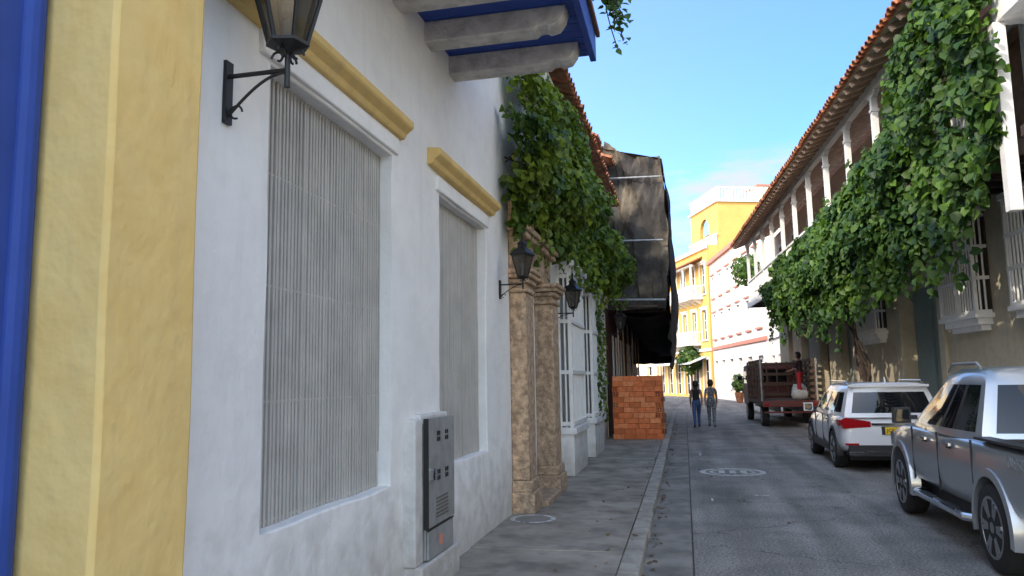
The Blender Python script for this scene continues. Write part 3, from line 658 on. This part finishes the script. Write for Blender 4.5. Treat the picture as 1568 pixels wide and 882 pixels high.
for k in range(5):
    pts=[]
    for i in range(14):
        t=i/13; pts.append((.75-.75*t**2+.07*math.sin(i*1.3+k),20.6+.10*math.cos(i*1.7+k*2)+(k-2)*.25*t,.1+4.3*t))
    mb.tube(pts,[.045*(1-.5*i/13) for i in range(14)],7,"dark_wood")
for k in range(10):
    pts=[]; r=random.Random(50+k); yy=11.8; 
    while yy<28: pts.append((-.1+r.uniform(-.1,.1),yy,float(np.interp(yy,[q[0] for q in prof],[q[2]*.5+q[3]*.5 for q in prof]))+.12*(k-5)+r.uniform(-.12,.12))); yy+=.8
    mb.tube(pts,.014,5,"dark_wood")
mb.build("stems",VR)
profL=[(8.9,-2.12,4.2,5.4),(9.3,-2.12,3.95,6.0),(10.5,-2.1,3.95,6.3),(12,-2.05,4.0,6.6),(13.5,-2.05,4.1,6.5),(14.8,-2.0,4.0,6.0),(16,-2.0,3.9,5.5),(18,-2.0,4.0,5.5),(20.5,-1.95,4.1,5.7),(21.4,-1.95,4.4,5.5)]
VL=empty("climbing_vine")
p,n=curtain(profL,1,18000,8,thick=.5,edge=.45,thr=-.3); p2,n2=strands(profL,1,55,21,.15,.7,.045,.4); p3,n3=strands(profL,1,25,33,.1,.5,.045,.3,up=True)
for (y0,z0,z1) in ((17.6,4.2,1.0),(17.9,4.1,1.6),(18.6,4.1,.8)):
    z=z0
    while z>z1:
        z-=.02; p2.append((-1.98+random.uniform(-.07,.1),y0+.12*math.sin(z*3)+random.uniform(-.1,.1),z)); n2.append((1,-.5,.3))
add_leaves("foliage",p+p2+p3,n+n2+n3,.115,VL,base=(.06,.115,.018),hi=(.22,.29,.035))
mb=MB()
for k in range(6):
    r=random.Random(90+k); pts=[(-2.12+r.uniform(-.04,.1),9.2+j*.9,float(np.interp(9.2+j*.9,[q[0] for q in profL],[(q[2]+q[3])/2 for q in profL]))+r.uniform(-.4,.4)) for j in range(14)]; mb.tube(pts,.014,5,"dark_wood")
mb.build("stems",VL)
VB=empty("balcony_plant"); P=[];Nn=[]; mb=MB()
for k in range(12):
    r=random.Random(k+3); pts=[]; 
    for i in range(12):
        t=i/11; q=(-.85+.30*t+r.uniform(-.04,.04)+.1*k/9*t,7.1+.3*math.sin(k)*t+r.uniform(-.04,.04),5.95-1.0*t*t*(.6+.4*(k%3)/2)+.25*t+r.uniform(-.03,.03)); pts.append(q)
        for _ in range(5): P.append((q[0]+r.uniform(-.06,.06),q[1]+r.uniform(-.06,.06),q[2]+r.uniform(-.07,.07))); Nn.append((.3,-.6,.8))
    mb.tube(pts,.006,5,"dark_wood")
add_leaves("foliage",P,Nn,.07,VB); mb.build("stems",VB)
def shrub(name,c,rx,ry,rz,n,sz):
    e=empty(name); P=[];Nn=[]
    for _ in range(n):
        v=Vector((random.gauss(0,1),random.gauss(0,1),random.gauss(0,1))).normalized()*random.random()**.4; k=1+.35*noise.noise(v*2+Vector(c)); P.append((c[0]+v.x*rx*k,c[1]+v.y*ry*k,c[2]+v.z*rz*k)); Nn.append(tuple(v))
    add_leaves("foliage",P,Nn,sz,e,base=(.03,.075,.02),hi=(.12,.2,.03)); return e
shrub("balcony_shrub",(4.15,50,8.6),.9,1.6,1.0,900,.22)
e=shrub("street_tree",(.6,69,3.4),1.3,1.3,1.3,800,.3); mb=MB(); mb.tube([(.6,69,0),(.62,69,1.2),(.58,69.1,2.6),(.8,69.2,3.6)],[.12,.10,.08,.04],8,"dark_wood"); mb.tube([(.6,69,1.8),(.1,69,2.9),(-.1,69,3.6)],[.06,.04,.02],6,"dark_wood"); mb.build("trunk",e)
e=shrub("potted_plant",(3.6,54,1.3),.5,.6,.7,350,.2); mb=MB(); mb.revolve([(.2,0),(.3,.5),(.33,.7),(.28,.7)],(3.6,54,0),n=14,m="terracotta"); mb.tube([(3.6,54,.6),(3.6,54,1.2)],.03,6,"dark_wood"); mb.build("pot",e)
P=[];Nn=[]
for _ in range(240):
    y=random.uniform(5,30); x=random.choice([-.43+abs(random.gauss(0,.05)),-.43+abs(random.gauss(0,.05)),-.62-abs(random.gauss(0,.3))]); P.append((x,y,.135 if x<-.47 else .015)); Nn.append((0,0,3))
for _ in range(25): P.append((random.uniform(.2,2.5),random.uniform(7,25),.012)); Nn.append((0,0,3))
add_leaves("fallen_leaves",P,Nn,.055,None,base=(.16,.09,.045),hi=(.34,.20,.08),down=0)
# ------------------------------------------------------------------ vehicles
def car_lower(stations,name,parent,m,wells,r,halfw,cut=None):
    mb=MB(); rings=[]
    for (y,w,zb,zt,cr) in stations:
        h=zt-zb
        half=[(.0,zb),(.70*w,zb),(.93*w,zb+.05),(.99*w,zb+.25*h),(1.0*w,zb+.55*h),(.985*w,zb+.80*h),(.95*w,zb+.95*h),(.84*w,zt),(.45*w,zt+cr*.8),(0,zt+cr)]
        ring=[(x,y,z) for x,z in half]+[(-x,y,z) for x,z in half[-2:0:-1]]; rings.append(ring)
    n=len(rings[0]); vs=[p for r_ in rings for p in r_]
    fs=[(j*n+i,j*n+(i+1)%n,(j+1)*n+(i+1)%n,(j+1)*n+i) for j in range(len(rings)-1) for i in range(n)]
    fs+=[tuple(range(n-1,-1,-1)),tuple(range((len(rings)-1)*n,len(rings)*n))]
    mb.mesh(vs,fs,m); o=mb.build(name,parent); o.data.materials.append(M["black_plastic"])
    s=o.modifiers.new("s",'SUBSURF'); s.levels=2; s.render_levels=2; bake(o)
    cut_objs=[]
    for wy in wells:
        for sx in (-1,1):
            c=MB(); c.cyl((sx*(halfw-.30),wy,r),(sx*(halfw+.2),wy,r),r*1.14,n=40,m="black_plastic"); cut_objs.append(c.build("cut",None))
    if cut:
        c=MB(); c.box(*cut,"black_plastic"); cut_objs.append(c.build("cut",None))
    for co in cut_objs:
        co.parent=parent
        b=o.modifiers.new("b",'BOOLEAN'); b.object=co; b.operation='DIFFERENCE'; b.solver='EXACT'
        try: b.material_mode='TRANSFER'
        except Exception: pass
    bpy.context.view_layer.update(); bake(o)
    for co in cut_objs: bpy.data.objects.remove(co)
    o.data.polygons.foreach_set("use_smooth",[True]*len(o.data.polygons))
    try:o.data.set_sharp_from_angle(angle=R(35))
    except Exception: pass
    return o
def greenhouse(name,parent,levels,sf,sm,m,rearglass=True):
    mb=MB(); rings=[]
    for (z,w,yr,yf) in levels:
        L=[]
        for f in sf: L.append((-w*(1-.07*(2*f-1)**2),yr+(yf-yr)*f,z))
        fr=[(-.84*w,yf+.05,z),(.84*w,yf+.05,z)]
        Rr=[(-x,y,zz) for (x,y,zz) in L[::-1]]
        re=[(.80*w,yr-.035,z),(0,yr-.05,z),(-.80*w,yr-.035,z)]
        rings.append(L+fr+Rr+re)
    n=len(rings[0])
    colm=list(sm)+['B','G','B']+sm[::-1]+['B','G','G','B']
    vs=[p for r_ in rings for p in r_]; fs=[];ms=[]
    for j in range(len(rings)-1):
        for i in range(n):
            fs.append((j*n+i,j*n+(i+1)%n,(j+1)*n+(i+1)%n,(j+1)*n+i)); ms.append("car_glass" if (j==1 and colm[i]=='G') else ("black_plastic" if (j==1 and colm[i]=='K') else m))
    fs.append(tuple(range((len(rings)-1)*n,len(rings)*n))); ms.append(m)
    mb.mesh(vs,fs,ms); o=mb.build(name,parent,smooth=True)
    return o
def wheel(mb,cx,cy,r,w,side,ns=6):
    c=(cx,cy,r)
    mb.revolve([(r*.68,-w/2),(r*.9,-w/2),(r*.98,-w/2*.8),(r,-w/2*.5),(r,w/2*.5),(r*.98,w/2*.8),(r*.9,w/2),(r*.68,w/2)],c,axis='x',n=36,m="rubber")
    xo=side*w/2
    mb.revolve([(r*.69,xo*.98),(r*.69,xo*1.02),(r*.63,xo*1.02),(r*.6,xo*.6),(.02,xo*.55)],c,axis='x',n=36,m="rim")
    mb.revolve([(r*.6,xo*.62),(.01,xo*.63)],c,axis='x',n=24,m="black_plastic")
    for i in range(ns):
        for dd in (-.13,.13):
            a=2*math.pi*i/ns; a2=a+dd
            p0=Vector((cx+xo*.88,cy+r*.12*math.cos(a),r+r*.12*math.sin(a))); p1=Vector((cx+xo*.98,cy+r*.63*math.cos(a2),r+r*.63*math.sin(a2)))
            d=(p1-p0).normalized(); s=Vector((1,0,0)).cross(d)*.019; o=Vector((side*.012,0,0))
            vs=[p0-s*1.2-o*2,p0+s*1.2-o*2,p1+s-o*2,p1-s-o*2,p0-s*1.2+o,p0+s*1.2+o,p1+s+o,p1-s+o]
            mb.mesh(vs,[(0,3,2,1),(4,5,6,7),(0,1,5,4),(1,2,6,5),(2,3,7,6),(3,0,4,7)],"rim")
    mb.revolve([(r*.16,xo*.7),(r*.15,xo*.98),(r*.08,xo*1.04)],c,axis='x',n=14,m="rim")
def arch(mb,cx,cy,r,side,m,t=.05,w=.06,prot=.03):
    n=20; vs=[]; fs=[]
    for i in range(n+1):
        a=R(-12)+(R(204))*i/n
        for rr,xx in ((r*1.12,cx-side*w),(r*1.12,cx+side*prot),(r*1.12+t,cx+side*prot*.8),(r*1.12+t*1.3,cx-side*w)):
            vs.append((xx,cy+rr*math.cos(a),r+rr*math.sin(a)))
    for i in range(n):
        for k in range(4): fs.append((i*4+k,i*4+(k+1)%4,(i+1)*4+(k+1)%4,(i+1)*4+k))
    fs+=[(0,1,2,3),(n*4+3,n*4+2,n*4+1,n*4)]
    mb.mesh(vs,fs,m)
def mirror(mb,x,y,z,side,m):
    mb.box(x,x+side*.10,y-.02,y+.02,z-.03,z+.02,"black_plastic")
    mb.box(x+side*.08,x+side*.27,y-.05,y+.06,z-.07,z+.11,m); mb.box(x+side*.10,x+side*.25,y-.056,y-.051,z-.05,z+.09,"car_glass")
PK=empty("pickup_truck",(3.55,6.55,0),R(-1.0)); PK.scale=(1,1,1.045)
st=[(0,.80,.52,1.0,.0),(.03,.86,.50,1.06,.0),(.12,.90,.48,1.10,.0),(.6,.92,.46,1.11,.0),(1.5,.92,.44,1.11,0),(1.62,.92,.42,1.12,0),(2.6,.92,.40,1.12,.01),(3.6,.92,.42,1.12,.02),(4.1,.92,.44,1.13,.04),(4.7,.90,.46,1.08,.05),(5.05,.84,.48,.98,.04),(5.2,.70,.52,.88,.02)]
car_lower(st,"body",PK,"car_silver",(1.22,4.37),.385,.92,cut=(-.74,.74,.09,1.52,.62,1.5))
greenhouse("cab",PK,[(1.08,.88,1.60,4.02),(1.16,.87,1.62,3.90),(1.60,.73,1.80,3.12),(1.70,.69,1.88,2.98),(1.76,.60,2.0,2.85),(1.775,.35,2.15,2.7)],[0,.06,.26,.31,.45,.49,.95,1],['B','G','K','G','K','G','B'],"car_silver")
mb=MB()
for wy in (1.22,4.37):
    for sx in(-1,1): wheel(mb,sx*.80,wy,.385,.25,sx,6)
mb.build("wheels",PK,smooth=True)
mb=MB()
for wy in (1.22,4.37):
    for sx in(-1,1): arch(mb,sx*.90,wy,.385,sx,"car_silver",.07,.08,.035)
mb.build("fender_flares",PK,smooth=True)
mb=MB()
for sx in(-1,1):
    mb.tube([(sx*.80,1.75,.36),(sx*.93,1.95,.36),(sx*.93,3.65,.36),(sx*.80,3.8,.36)],.04,10,"chrome"); mb.box(sx*.885,sx*.965,2.2,2.6,.395,.405,"black_plastic"); mb.box(sx*.885,sx*.965,2.95,3.4,.395,.405,"black_plastic")
    mirror(mb,sx*.88,3.55,1.22,sx,"black_plastic")
    for y in (2.32,3.18): mb.box(sx*.915,sx*.945,y-.09,y+.09,.99,1.02,"chrome"); mb.box(sx*.912,sx*.925,y-.07,y+.07,.965,1.0,"black_plastic")
    for y in (1.64,2.72,3.72): mb.box(sx*.90,sx*.9215,y-.004,y+.004,.50,1.10,"black_plastic")
    mb.box(sx*.80,sx*.915,-.012,.10,.72,1.06,"tail_red")
    mb.tube([(sx*.66,1.95,1.76),(sx*.66,2.05,1.81),(sx*.66,2.8,1.81),(sx*.66,2.95,1.73)],.016,8,"metal_grey")
    mb.box(sx*.75,sx*.90,.08,1.58,1.112,1.135,"black_plastic")
    mb.box(sx*.70,sx*.84,4.95,5.14,.78,.95,"chrome")
mb.box(-.85,.85,-.12,.04,.46,.62,"chrome"); mb.box(-.3,.3,-.03,-.008,.9,.98,"black_plastic"); mb.box(-.6,.6,5.15,5.22,.5,.8,"black_plastic"); mb.box(-.72,.72,.3,5.0,.30,.50,"black_plastic")
mb.cyl((.55,.02,.3),(.55,.5,.3),.035,m="chrome")
mb.build("trim",PK,.006)
text("DIESEL","sticker",.15,(-.924,.52,.98),(R(90),0,R(-90)),"metal_grey",PK,.002)
SV=empty("white_suv",(3.70,15.15,0),R(-.5))
st=[(0,.76,.42,.80,0),(.03,.84,.38,.90,0),(.10,.90,.34,1.0,0),(.4,.92,.30,1.06,.0),(1.0,.925,.28,1.05,0),(2.4,.925,.27,1.02,0),(3.1,.92,.28,1.0,.02),(3.6,.92,.3,.98,.05),(4.1,.89,.3,.93,.05),(4.4,.80,.32,.84,.03),(4.5,.66,.38,.74,.01)]
car_lower(st,"body",SV,"car_white",(.92,3.68),.36,.92)
greenhouse("cabin",SV,[(1.00,.89,.09,3.45),(1.08,.875,.12,3.30),(1.46,.76,.30,2.62),(1.56,.71,.30,2.45),(1.62,.62,.36,2.3),(1.64,.4,.5,2.1)],[0,.08,.22,.26,.50,.54,.93,1],['B','G','K','G','K','G','B'],"car_white")
mb=MB()
for wy in (.92,3.68):
    for sx in(-1,1): wheel(mb,sx*.81,wy,.36,.24,sx,5)
mb.build("wheels",SV,smooth=True)
mb=MB()
for wy in (.92,3.68):
    for sx in(-1,1): arch(mb,sx*.90,wy,.36,sx,"black_plastic",.05,.08,.03)
mb.build("wheel_arch_trim",SV,smooth=True)
mb=MB()
for sx in(-1,1):
    mb.prism([(sx*.40,.83),(sx*.88,.80),(sx*.90,.97),(sx*.84,1.0),(sx*.40,.93)],'y',-.005,.14,"tail_red")
    mb.box(sx*.90,sx*.935,.10,.34,.85,.96,"tail_red")
    mb.box(sx*.55,sx*.80,-.02,.12,.32,.38,"chrome"); mb.box(sx*.58,sx*.77,-.025,-.018,.335,.368,"black_plastic")
    mb.tube([(sx*.66,.5,1.62),(sx*.67,.6,1.67),(sx*.67,2.1,1.67),(sx*.66,2.25,1.60)],.016,8,"chrome")
    mirror(mb,sx*.88,2.95,1.08,sx,"car_white")
    for y in (1.55,2.5): mb.box(sx*.915,sx*.94,y-.1,y+.1,.90,.925,"chrome")
    for y in (1.35,2.0,2.95): mb.box(sx*.90,sx*.9265,y-.004,y+.004,.42,1.0,"black_plastic")
    mb.box(sx*.915,sx*.94,1.4,3.2,.30,.42,"black_plastic")
    mb.box(sx*.62,sx*.85,-.01,.04,.50,.535,"tail_red")
mb.box(-.80,.80,-.012,.3,.30,.50,"black_plastic"); mb.box(-.50,.50,-.02,.1,.375,.40,"chrome"); mb.box(-.39,.39,-.012,.02,.86,.90,"chrome")
mb.box(-.68,.68,.19,.36,1.555,1.60,"car_white"); mb.box(-.22,.22,-.014,.02,.69,.84,"black_plastic"); mb.box(-.165,.165,-.022,-.013,.695,.83,"plate_yellow")
mb.cyl((-.0,.04,1.14),(.32,.03,1.10),.010,m="black_plastic"); mb.revolve([(.0,-.0),(.045,0.0),(.045,.01),(.0,.012)],(0,-.015,.97),axis='y',n=20,m="chrome")
mb.box(-.72,.72,.3,4.3,.2,.34,"black_plastic"); mb.cyl((0,.45,1.63),(0,.5,1.74),.02,.008,m="car_white")
mb.build("trim",SV,.006)
text("JCP 054","plate_text",.085,(0,-.0235,.763),(R(90),0,0),"ink",SV,.001)
TR=empty("stake_truck",(3.53,27.9,0),R(2.0))
mb=MB(); mb.box(-.92,.92,0,4.2,.80,.92,"truck_wood"); mb.box(-.93,.93,-.06,.0,.72,.93,"truck_red"); mb.box(-.45,-.3,.1,6,.55,.80,"black_plastic"); mb.box(.3,.45,.1,6,.55,.80,"black_plastic")
mb.box(-.85,.85,-.05,.02,.50,.56,"truck_red"); mb.box(-.5,-.42,-.03,.03,.5,.8,"black_plastic"); mb.box(.42,.5,-.03,.03,.5,.8,"black_plastic")
for sx in(-1,1):
    for y in (.04,.85,1.65,2.45,3.25,4.1): mb.box(sx*.92,sx*.86,y,y+.06,.92,2.35,"truck_wood")
    for z in (1.0,1.22,1.44,1.66,1.88,2.1,2.28): mb.box(sx*.855,sx*.83,.02,4.2,z,z+.11,"truck_wood")
    mb.box(sx*.70,sx*.85,-.07,-.055,.75,.83,"tail_red")
for x in (-.6,-.2,.2,.6): mb.box(x,x+.06,4.1,4.16,.92,2.35,"truck_wood")
for z in (1.0,1.4,1.8,2.2): mb.box(-.85,.85,4.06,4.1,z,z+.12,"truck_wood")
mb.box(-.95,-.90,.0,.04,.92,2.5,"metal_grey"); mb.box(.90,.95,.0,.04,.92,2.5,"metal_grey")
mb.build("stake_bed",TR,.006)
mb=MB(); mb.prism([(4.4,.7),(6.1,.7),(6.15,1.2),(5.95,1.55),(5.65,2.2),(4.5,2.25),(4.4,2.1)],'x',-.88,.88,"truck_red"); mb.box(-.7,.7,4.385,4.399,1.55,2.05,"car_glass")
mb.box(-.886,-.881,4.7,5.6,1.5,2.0,"car_glass"); mirror(mb,-.88,5.7,1.7,-1,"black_plastic"); mb.build("cab",TR,.05,seg=3)
mb=MB()
for y in (.95,5.3):
    for sx in(-1,1): wheel(mb,sx*.74,y,.38,.24,sx,5)
mb.build("wheels",TR,smooth=True)
# ------------------------------------------------------------------ people
def person(name,loc,rot,h,top,bottom,hair,longhair,phase,sleeve,arms="swing",bend=0,female=True):
    e=empty(name,loc,rot); k=h/1.7
    V=[];Rr=[];Ed=[]
    def add(p,r,par=None):
        V.append(Vector(p)*k); Rr.append((r[0]*k,r[1]*k) if isinstance(r,tuple) else (r*k,r*k)); 
        if par is not None: Ed.append((par,len(V)-1))
        return len(V)-1
    sw=.165 if female else .20; hp=.09
    pel=add((0,0,.93),(.155,.12)); wa=add((0,.0,1.08),(.12 if female else .14,.10),pel); ch=add((0,.01,1.28),(.155,.11),wa); nk0=add((0,.0,1.41),(.08,.07),ch); nk=add((0,.01,1.48),(.052,.052),nk0)
    hd=add((0,.02,1.56),(.078,.088),nk); hd2=add((0,.02,1.63),(.085,.098),hd); hd3=add((0,.015,1.68),(.055,.065),hd2)
    for s in(-1,1):
        st=phase*s
        hip=add((s*hp,0,.88),(.10,.105),pel); kn=add((s*(hp+.0),.20*st+.04,.50),(.068,.07),hip)
        if st<0: an=add((s*hp,.36*st-.02,.13),(.042,.045),kn)
        else: an=add((s*hp,.28*st,.09),(.042,.045),kn)
        z0=V[an].z/k; add((s*(hp+.01),V[an].y/k-.04,max(.045,z0-.05)),.035,an); add((s*(hp+.02),V[an].y/k+.15,.03+(z0-.09)*.2),(.042,.028),an)
        sh=add((s*sw,.0,1.38),(.058,.06),nk0)
        if arms=="swing": el=add((s*(sw+.035),-.10*st-.02,1.12),(.044,.044),sh); wr=add((s*(sw+.03),-.20*st+.06,.88),(.03,.033),el)
        else: el=add((s*(sw+.06),.08,1.12),(.044,.044),sh); wr=add((s*(sw-.02),.30,1.05),(.03,.03),el)
        w=V[wr]/k; d=Vector((0,.04,-1)).normalized() if arms=="swing" else Vector((0,1,-.1))
        pm=add(w+d*.06,(.022,.036),wr)
        for i,(ox,ln) in enumerate(((-.026,.07),(-.009,.08),(.009,.075),(.026,.06))):
            b=w+d*.09+(Vector((0,ox,0)) if arms=="swing" else Vector((ox,0,0))); a=add(b,.009,pm); c=add(b+d*ln*.5,.008,a); add(b+d*ln+Vector((-s*.02,0,0)),.007,c)
        a=add(w+d*.045+Vector((-s*.01,.035,0)),.011,pm); add(w+d*.085+Vector((-s*.02,.055,0)),.009,a)
    me=bpy.data.meshes.new("body"); me.from_pydata(V,Ed,[]); o=bpy.data.objects.new("body",me); COL.objects.link(o); o.parent=e
    m=o.modifiers.new("sk",'SKIN'); 
    for i,sv in enumerate(me.skin_vertices[0].data): sv.radius=Rr[i]; sv.use_root=(i==0)
    m2=o.modifiers.new("ss",'SUBSURF'); m2.levels=2; m2.render_levels=2
    bpy.context.view_layer.update(); bake(o); me=o.data; me.materials.clear()
    for q in ("skin",top,bottom,"black_plastic"): me.materials.append(M[q])
    for p in me.polygons:
        c=p.center/k; i=0
        if c.z<.10: i=3
        elif c.z<1.02 and not (abs(c.x)>sw-.01 and c.z>.60): i=2
        elif c.z<1.42 and not (abs(c.x)>sw-.02 and c.z<sleeve): i=1
        if abs(c.x)<.14 and 1.02<=c.z<1.40: i=1
        p.material_index=i; p.use_smooth=True
    mb=MB(); hy=.02
    vs=[];n=16;rows=[(1.755,.02),(1.74,.065),(1.70,.092),(1.64,.105),(1.59,.104),(1.55,.095),(1.50,.075)]
    if longhair: rows+=[(1.44,.080),(1.36,.075),(1.28,.05),(1.24,.015)]
    for z,r in rows:
        for i in range(n):
            a=math.pi*(i/(n-1))+math.pi
            y=hy+math.sin(a)*r*1.08-(.03 if z<1.5 else 0)+( .035 if z>1.66 else 0); vs.append(Vector((math.cos(a)*r,y,z))*k)
    fs=[(j*n+i,j*n+i+1,(j+1)*n+i+1,(j+1)*n+i) for j in range(len(rows)-1) for i in range(n-1)]+[tuple(range(n)),]
    mb.mesh(vs,fs,hair)
    vs=[Vector((math.cos(2*math.pi*i/12)*r,hy+math.sin(2*math.pi*i/12)*r*1.15,z))*k for z,r in((1.68,.092),(1.72,.074),(1.752,.03)) for i in range(12)]
    mb.mesh(vs,[(j*12+i,j*12+(i+1)%12,(j+1)*12+(i+1)%12,(j+1)*12+i) for j in range(2) for i in range(12)]+[tuple(range(24,36))],hair)
    mb.build("hair",e,smooth=True)
    mb=MB()
    for s in(-1,1):
        mb.revolve([(.002,-.004),(.012,0),(.012,.006),(.002,.01)],Vector((s*.03,hy+.088,1.615))*k,axis='y',n=8,m="eye_white"); mb.revolve([(.001,.006),(.006,.008),(.001,.013)],Vector((s*.03,hy+.088,1.615))*k,axis='y',n=8,m="ink")
        mb.revolve([(.004,-.008),(.02,-.002),(.02,.004),(.004,.008)],Vector((s*.088,hy,1.60))*k,axis='x',n=10,m="skin")
    mb.prism([((hy+.085)*k,1.61*k),((hy+.122)*k,1.575*k),((hy+.085)*k,1.565*k)],'x',-.012*k,.012*k,"skin"); mb.box(-.022*k,.022*k,(hy+.085)*k,(hy+.097)*k,1.538*k,1.548*k,"red_cloth")
    mb.build("face",e)
    return e
person("walking_woman",(.36,28.0,.0),R(3),1.63,"black_cloth","denim","hair_dark",True,.9,1.6)
person("walking_pedestrian",(.88,28.2,0),R(-4),1.66,"print_cloth","print_cloth","hair_dark",False,-.7,1.2)
person("worker_on_truck",(4.05,29.0,.92),R(60),1.68,"navy_cloth","red_cloth","hair_dark",False,.25,1.15,arms="fwd",female=False)
person("distant_pedestrian",(4.2,50.5,0),R(170),1.65,"paint_white","black_cloth","hair_dark",False,.5,1.2)
person("distant_pedestrian",(3.9,51.3,0),R(190),1.6,"paint_white","denim","hair_dark",False,-.6,1.2)
mb=MB()
for i in range(3): mb.revolve([(.03,-.3),(.16,-.24),(.2,0),(.16,.24),(.03,.3)],(4.05-3.53+.1*i,1.0+.5*i,1.1+.1*i),axis='x',n=12,m="base_white")
mb.build("cargo_sacks",TR,smooth=True)
# ------------------------------------------------------------------ light, sky, camera
EL=R(32); sx,sy=-.62,-.785
w=bpy.data.worlds.new("World"); bpy.context.scene.world=w; w.use_nodes=True; N=w.node_tree.nodes; L=w.node_tree.links
sky=N.new("ShaderNodeTexSky"); sky.sky_type='NISHITA'; sky.sun_disc=False; sky.sun_elevation=EL; sky.sun_rotation=math.atan2(sx,sy); sky.air_density=1.0; sky.dust_density=.6; sky.ozone_density=1.6
bg=N["Background"]; bg.inputs[1].default_value=.43
tc=N.new("ShaderNodeTexCoord")
# deeper blue opposite the sun, hazier and brighter on the sun's side of the sky
dt=N.new("ShaderNodeVectorMath"); dt.operation='DOT_PRODUCT'; dt.inputs[1].default_value=(sx,sy,.25); L.new(tc.outputs["Generated"],dt.inputs[0])
dm=N.new("ShaderNodeMapRange"); dm.inputs[1].default_value=-.75; dm.inputs[2].default_value=.8; L.new(dt.outputs["Value"],dm.inputs[0])
fc=N.new("ShaderNodeMix"); fc.data_type='RGBA'; fc.inputs[6].default_value=(.44,.62,.88,1); fc.inputs[7].default_value=(2.45,2.12,1.75,1); L.new(dm.outputs[0],fc.inputs[0])
ml=N.new("ShaderNodeVectorMath"); ml.operation='MULTIPLY'; L.new(sky.outputs[0],ml.inputs[0]); L.new(fc.outputs[2],ml.inputs[1])
mp=N.new("ShaderNodeMapping"); mp.inputs["Scale"].default_value=(3,3,14); L.new(tc.outputs["Generated"],mp.inputs[0])
nz=N.new("ShaderNodeTexNoise"); nz.inputs["Scale"].default_value=2.2; nz.inputs["Detail"].default_value=6; nz.inputs["Roughness"].default_value=.6; L.new(mp.outputs[0],nz.inputs["Vector"])
cr=N.new("ShaderNodeMapRange"); cr.inputs[1].default_value=.44; cr.inputs[2].default_value=.62; L.new(nz.outputs["Fac"],cr.inputs[0])
sp=N.new("ShaderNodeSeparateXYZ"); L.new(tc.outputs["Generated"],sp.inputs[0])
hz=N.new("ShaderNodeMapRange"); hz.inputs[1].default_value=.25; hz.inputs[2].default_value=.29; hz.inputs[3].default_value=.9; hz.inputs[4].default_value=0; L.new(sp.outputs[2],hz.inputs[0])
mu=N.new("ShaderNodeMath"); mu.operation='MULTIPLY'; L.new(cr.outputs[0],mu.inputs[0]); L.new(hz.outputs[0],mu.inputs[1])
mx=N.new("ShaderNodeMix"); mx.data_type='RGBA'; L.new(mu.outputs[0],mx.inputs[0]); L.new(ml.outputs[0],mx.inputs[6]); mx.inputs[7].default_value=(2.05,2.1,2.2,1)
L.new(mx.outputs[2],bg.inputs[0])
sun=bpy.data.lights.new("sun",'SUN'); sun.energy=3.5; sun.angle=R(.5); sun.color=(1,.90,.74); so=bpy.data.objects.new("sun",sun); COL.objects.link(so)
d=Vector((-sx*math.cos(EL),-sy*math.cos(EL),-math.sin(EL))); so.rotation_euler=d.to_track_quat('-Z','Y').to_euler()
cam=bpy.data.cameras.new("camera"); co=bpy.data.objects.new("camera",cam); COL.objects.link(co); cam.sensor_width=36; cam.lens=1150/1568*36; cam.clip_end=3000; cam.clip_start=.05
ya,pi_,ro=R(12.75),R(7.0),R(1.0)
fw=Vector((-math.sin(ya)*math.cos(pi_),math.cos(ya)*math.cos(pi_),math.sin(pi_))); rt=Vector((math.cos(ya),math.sin(ya),0)); upv=rt.cross(fw)
r2=rt*math.cos(ro)-upv*math.sin(ro); u2=upv*math.cos(ro)+rt*math.sin(ro)
m4=Matrix((r2,u2,-fw)).transposed().to_4x4(); m4.translation=Vector((0,0,1.8)); co.matrix_world=m4
sc=bpy.context.scene; sc.camera=co; sc.view_settings.view_transform='Standard'; sc.view_settings.look='None'; sc.view_settings.exposure=0
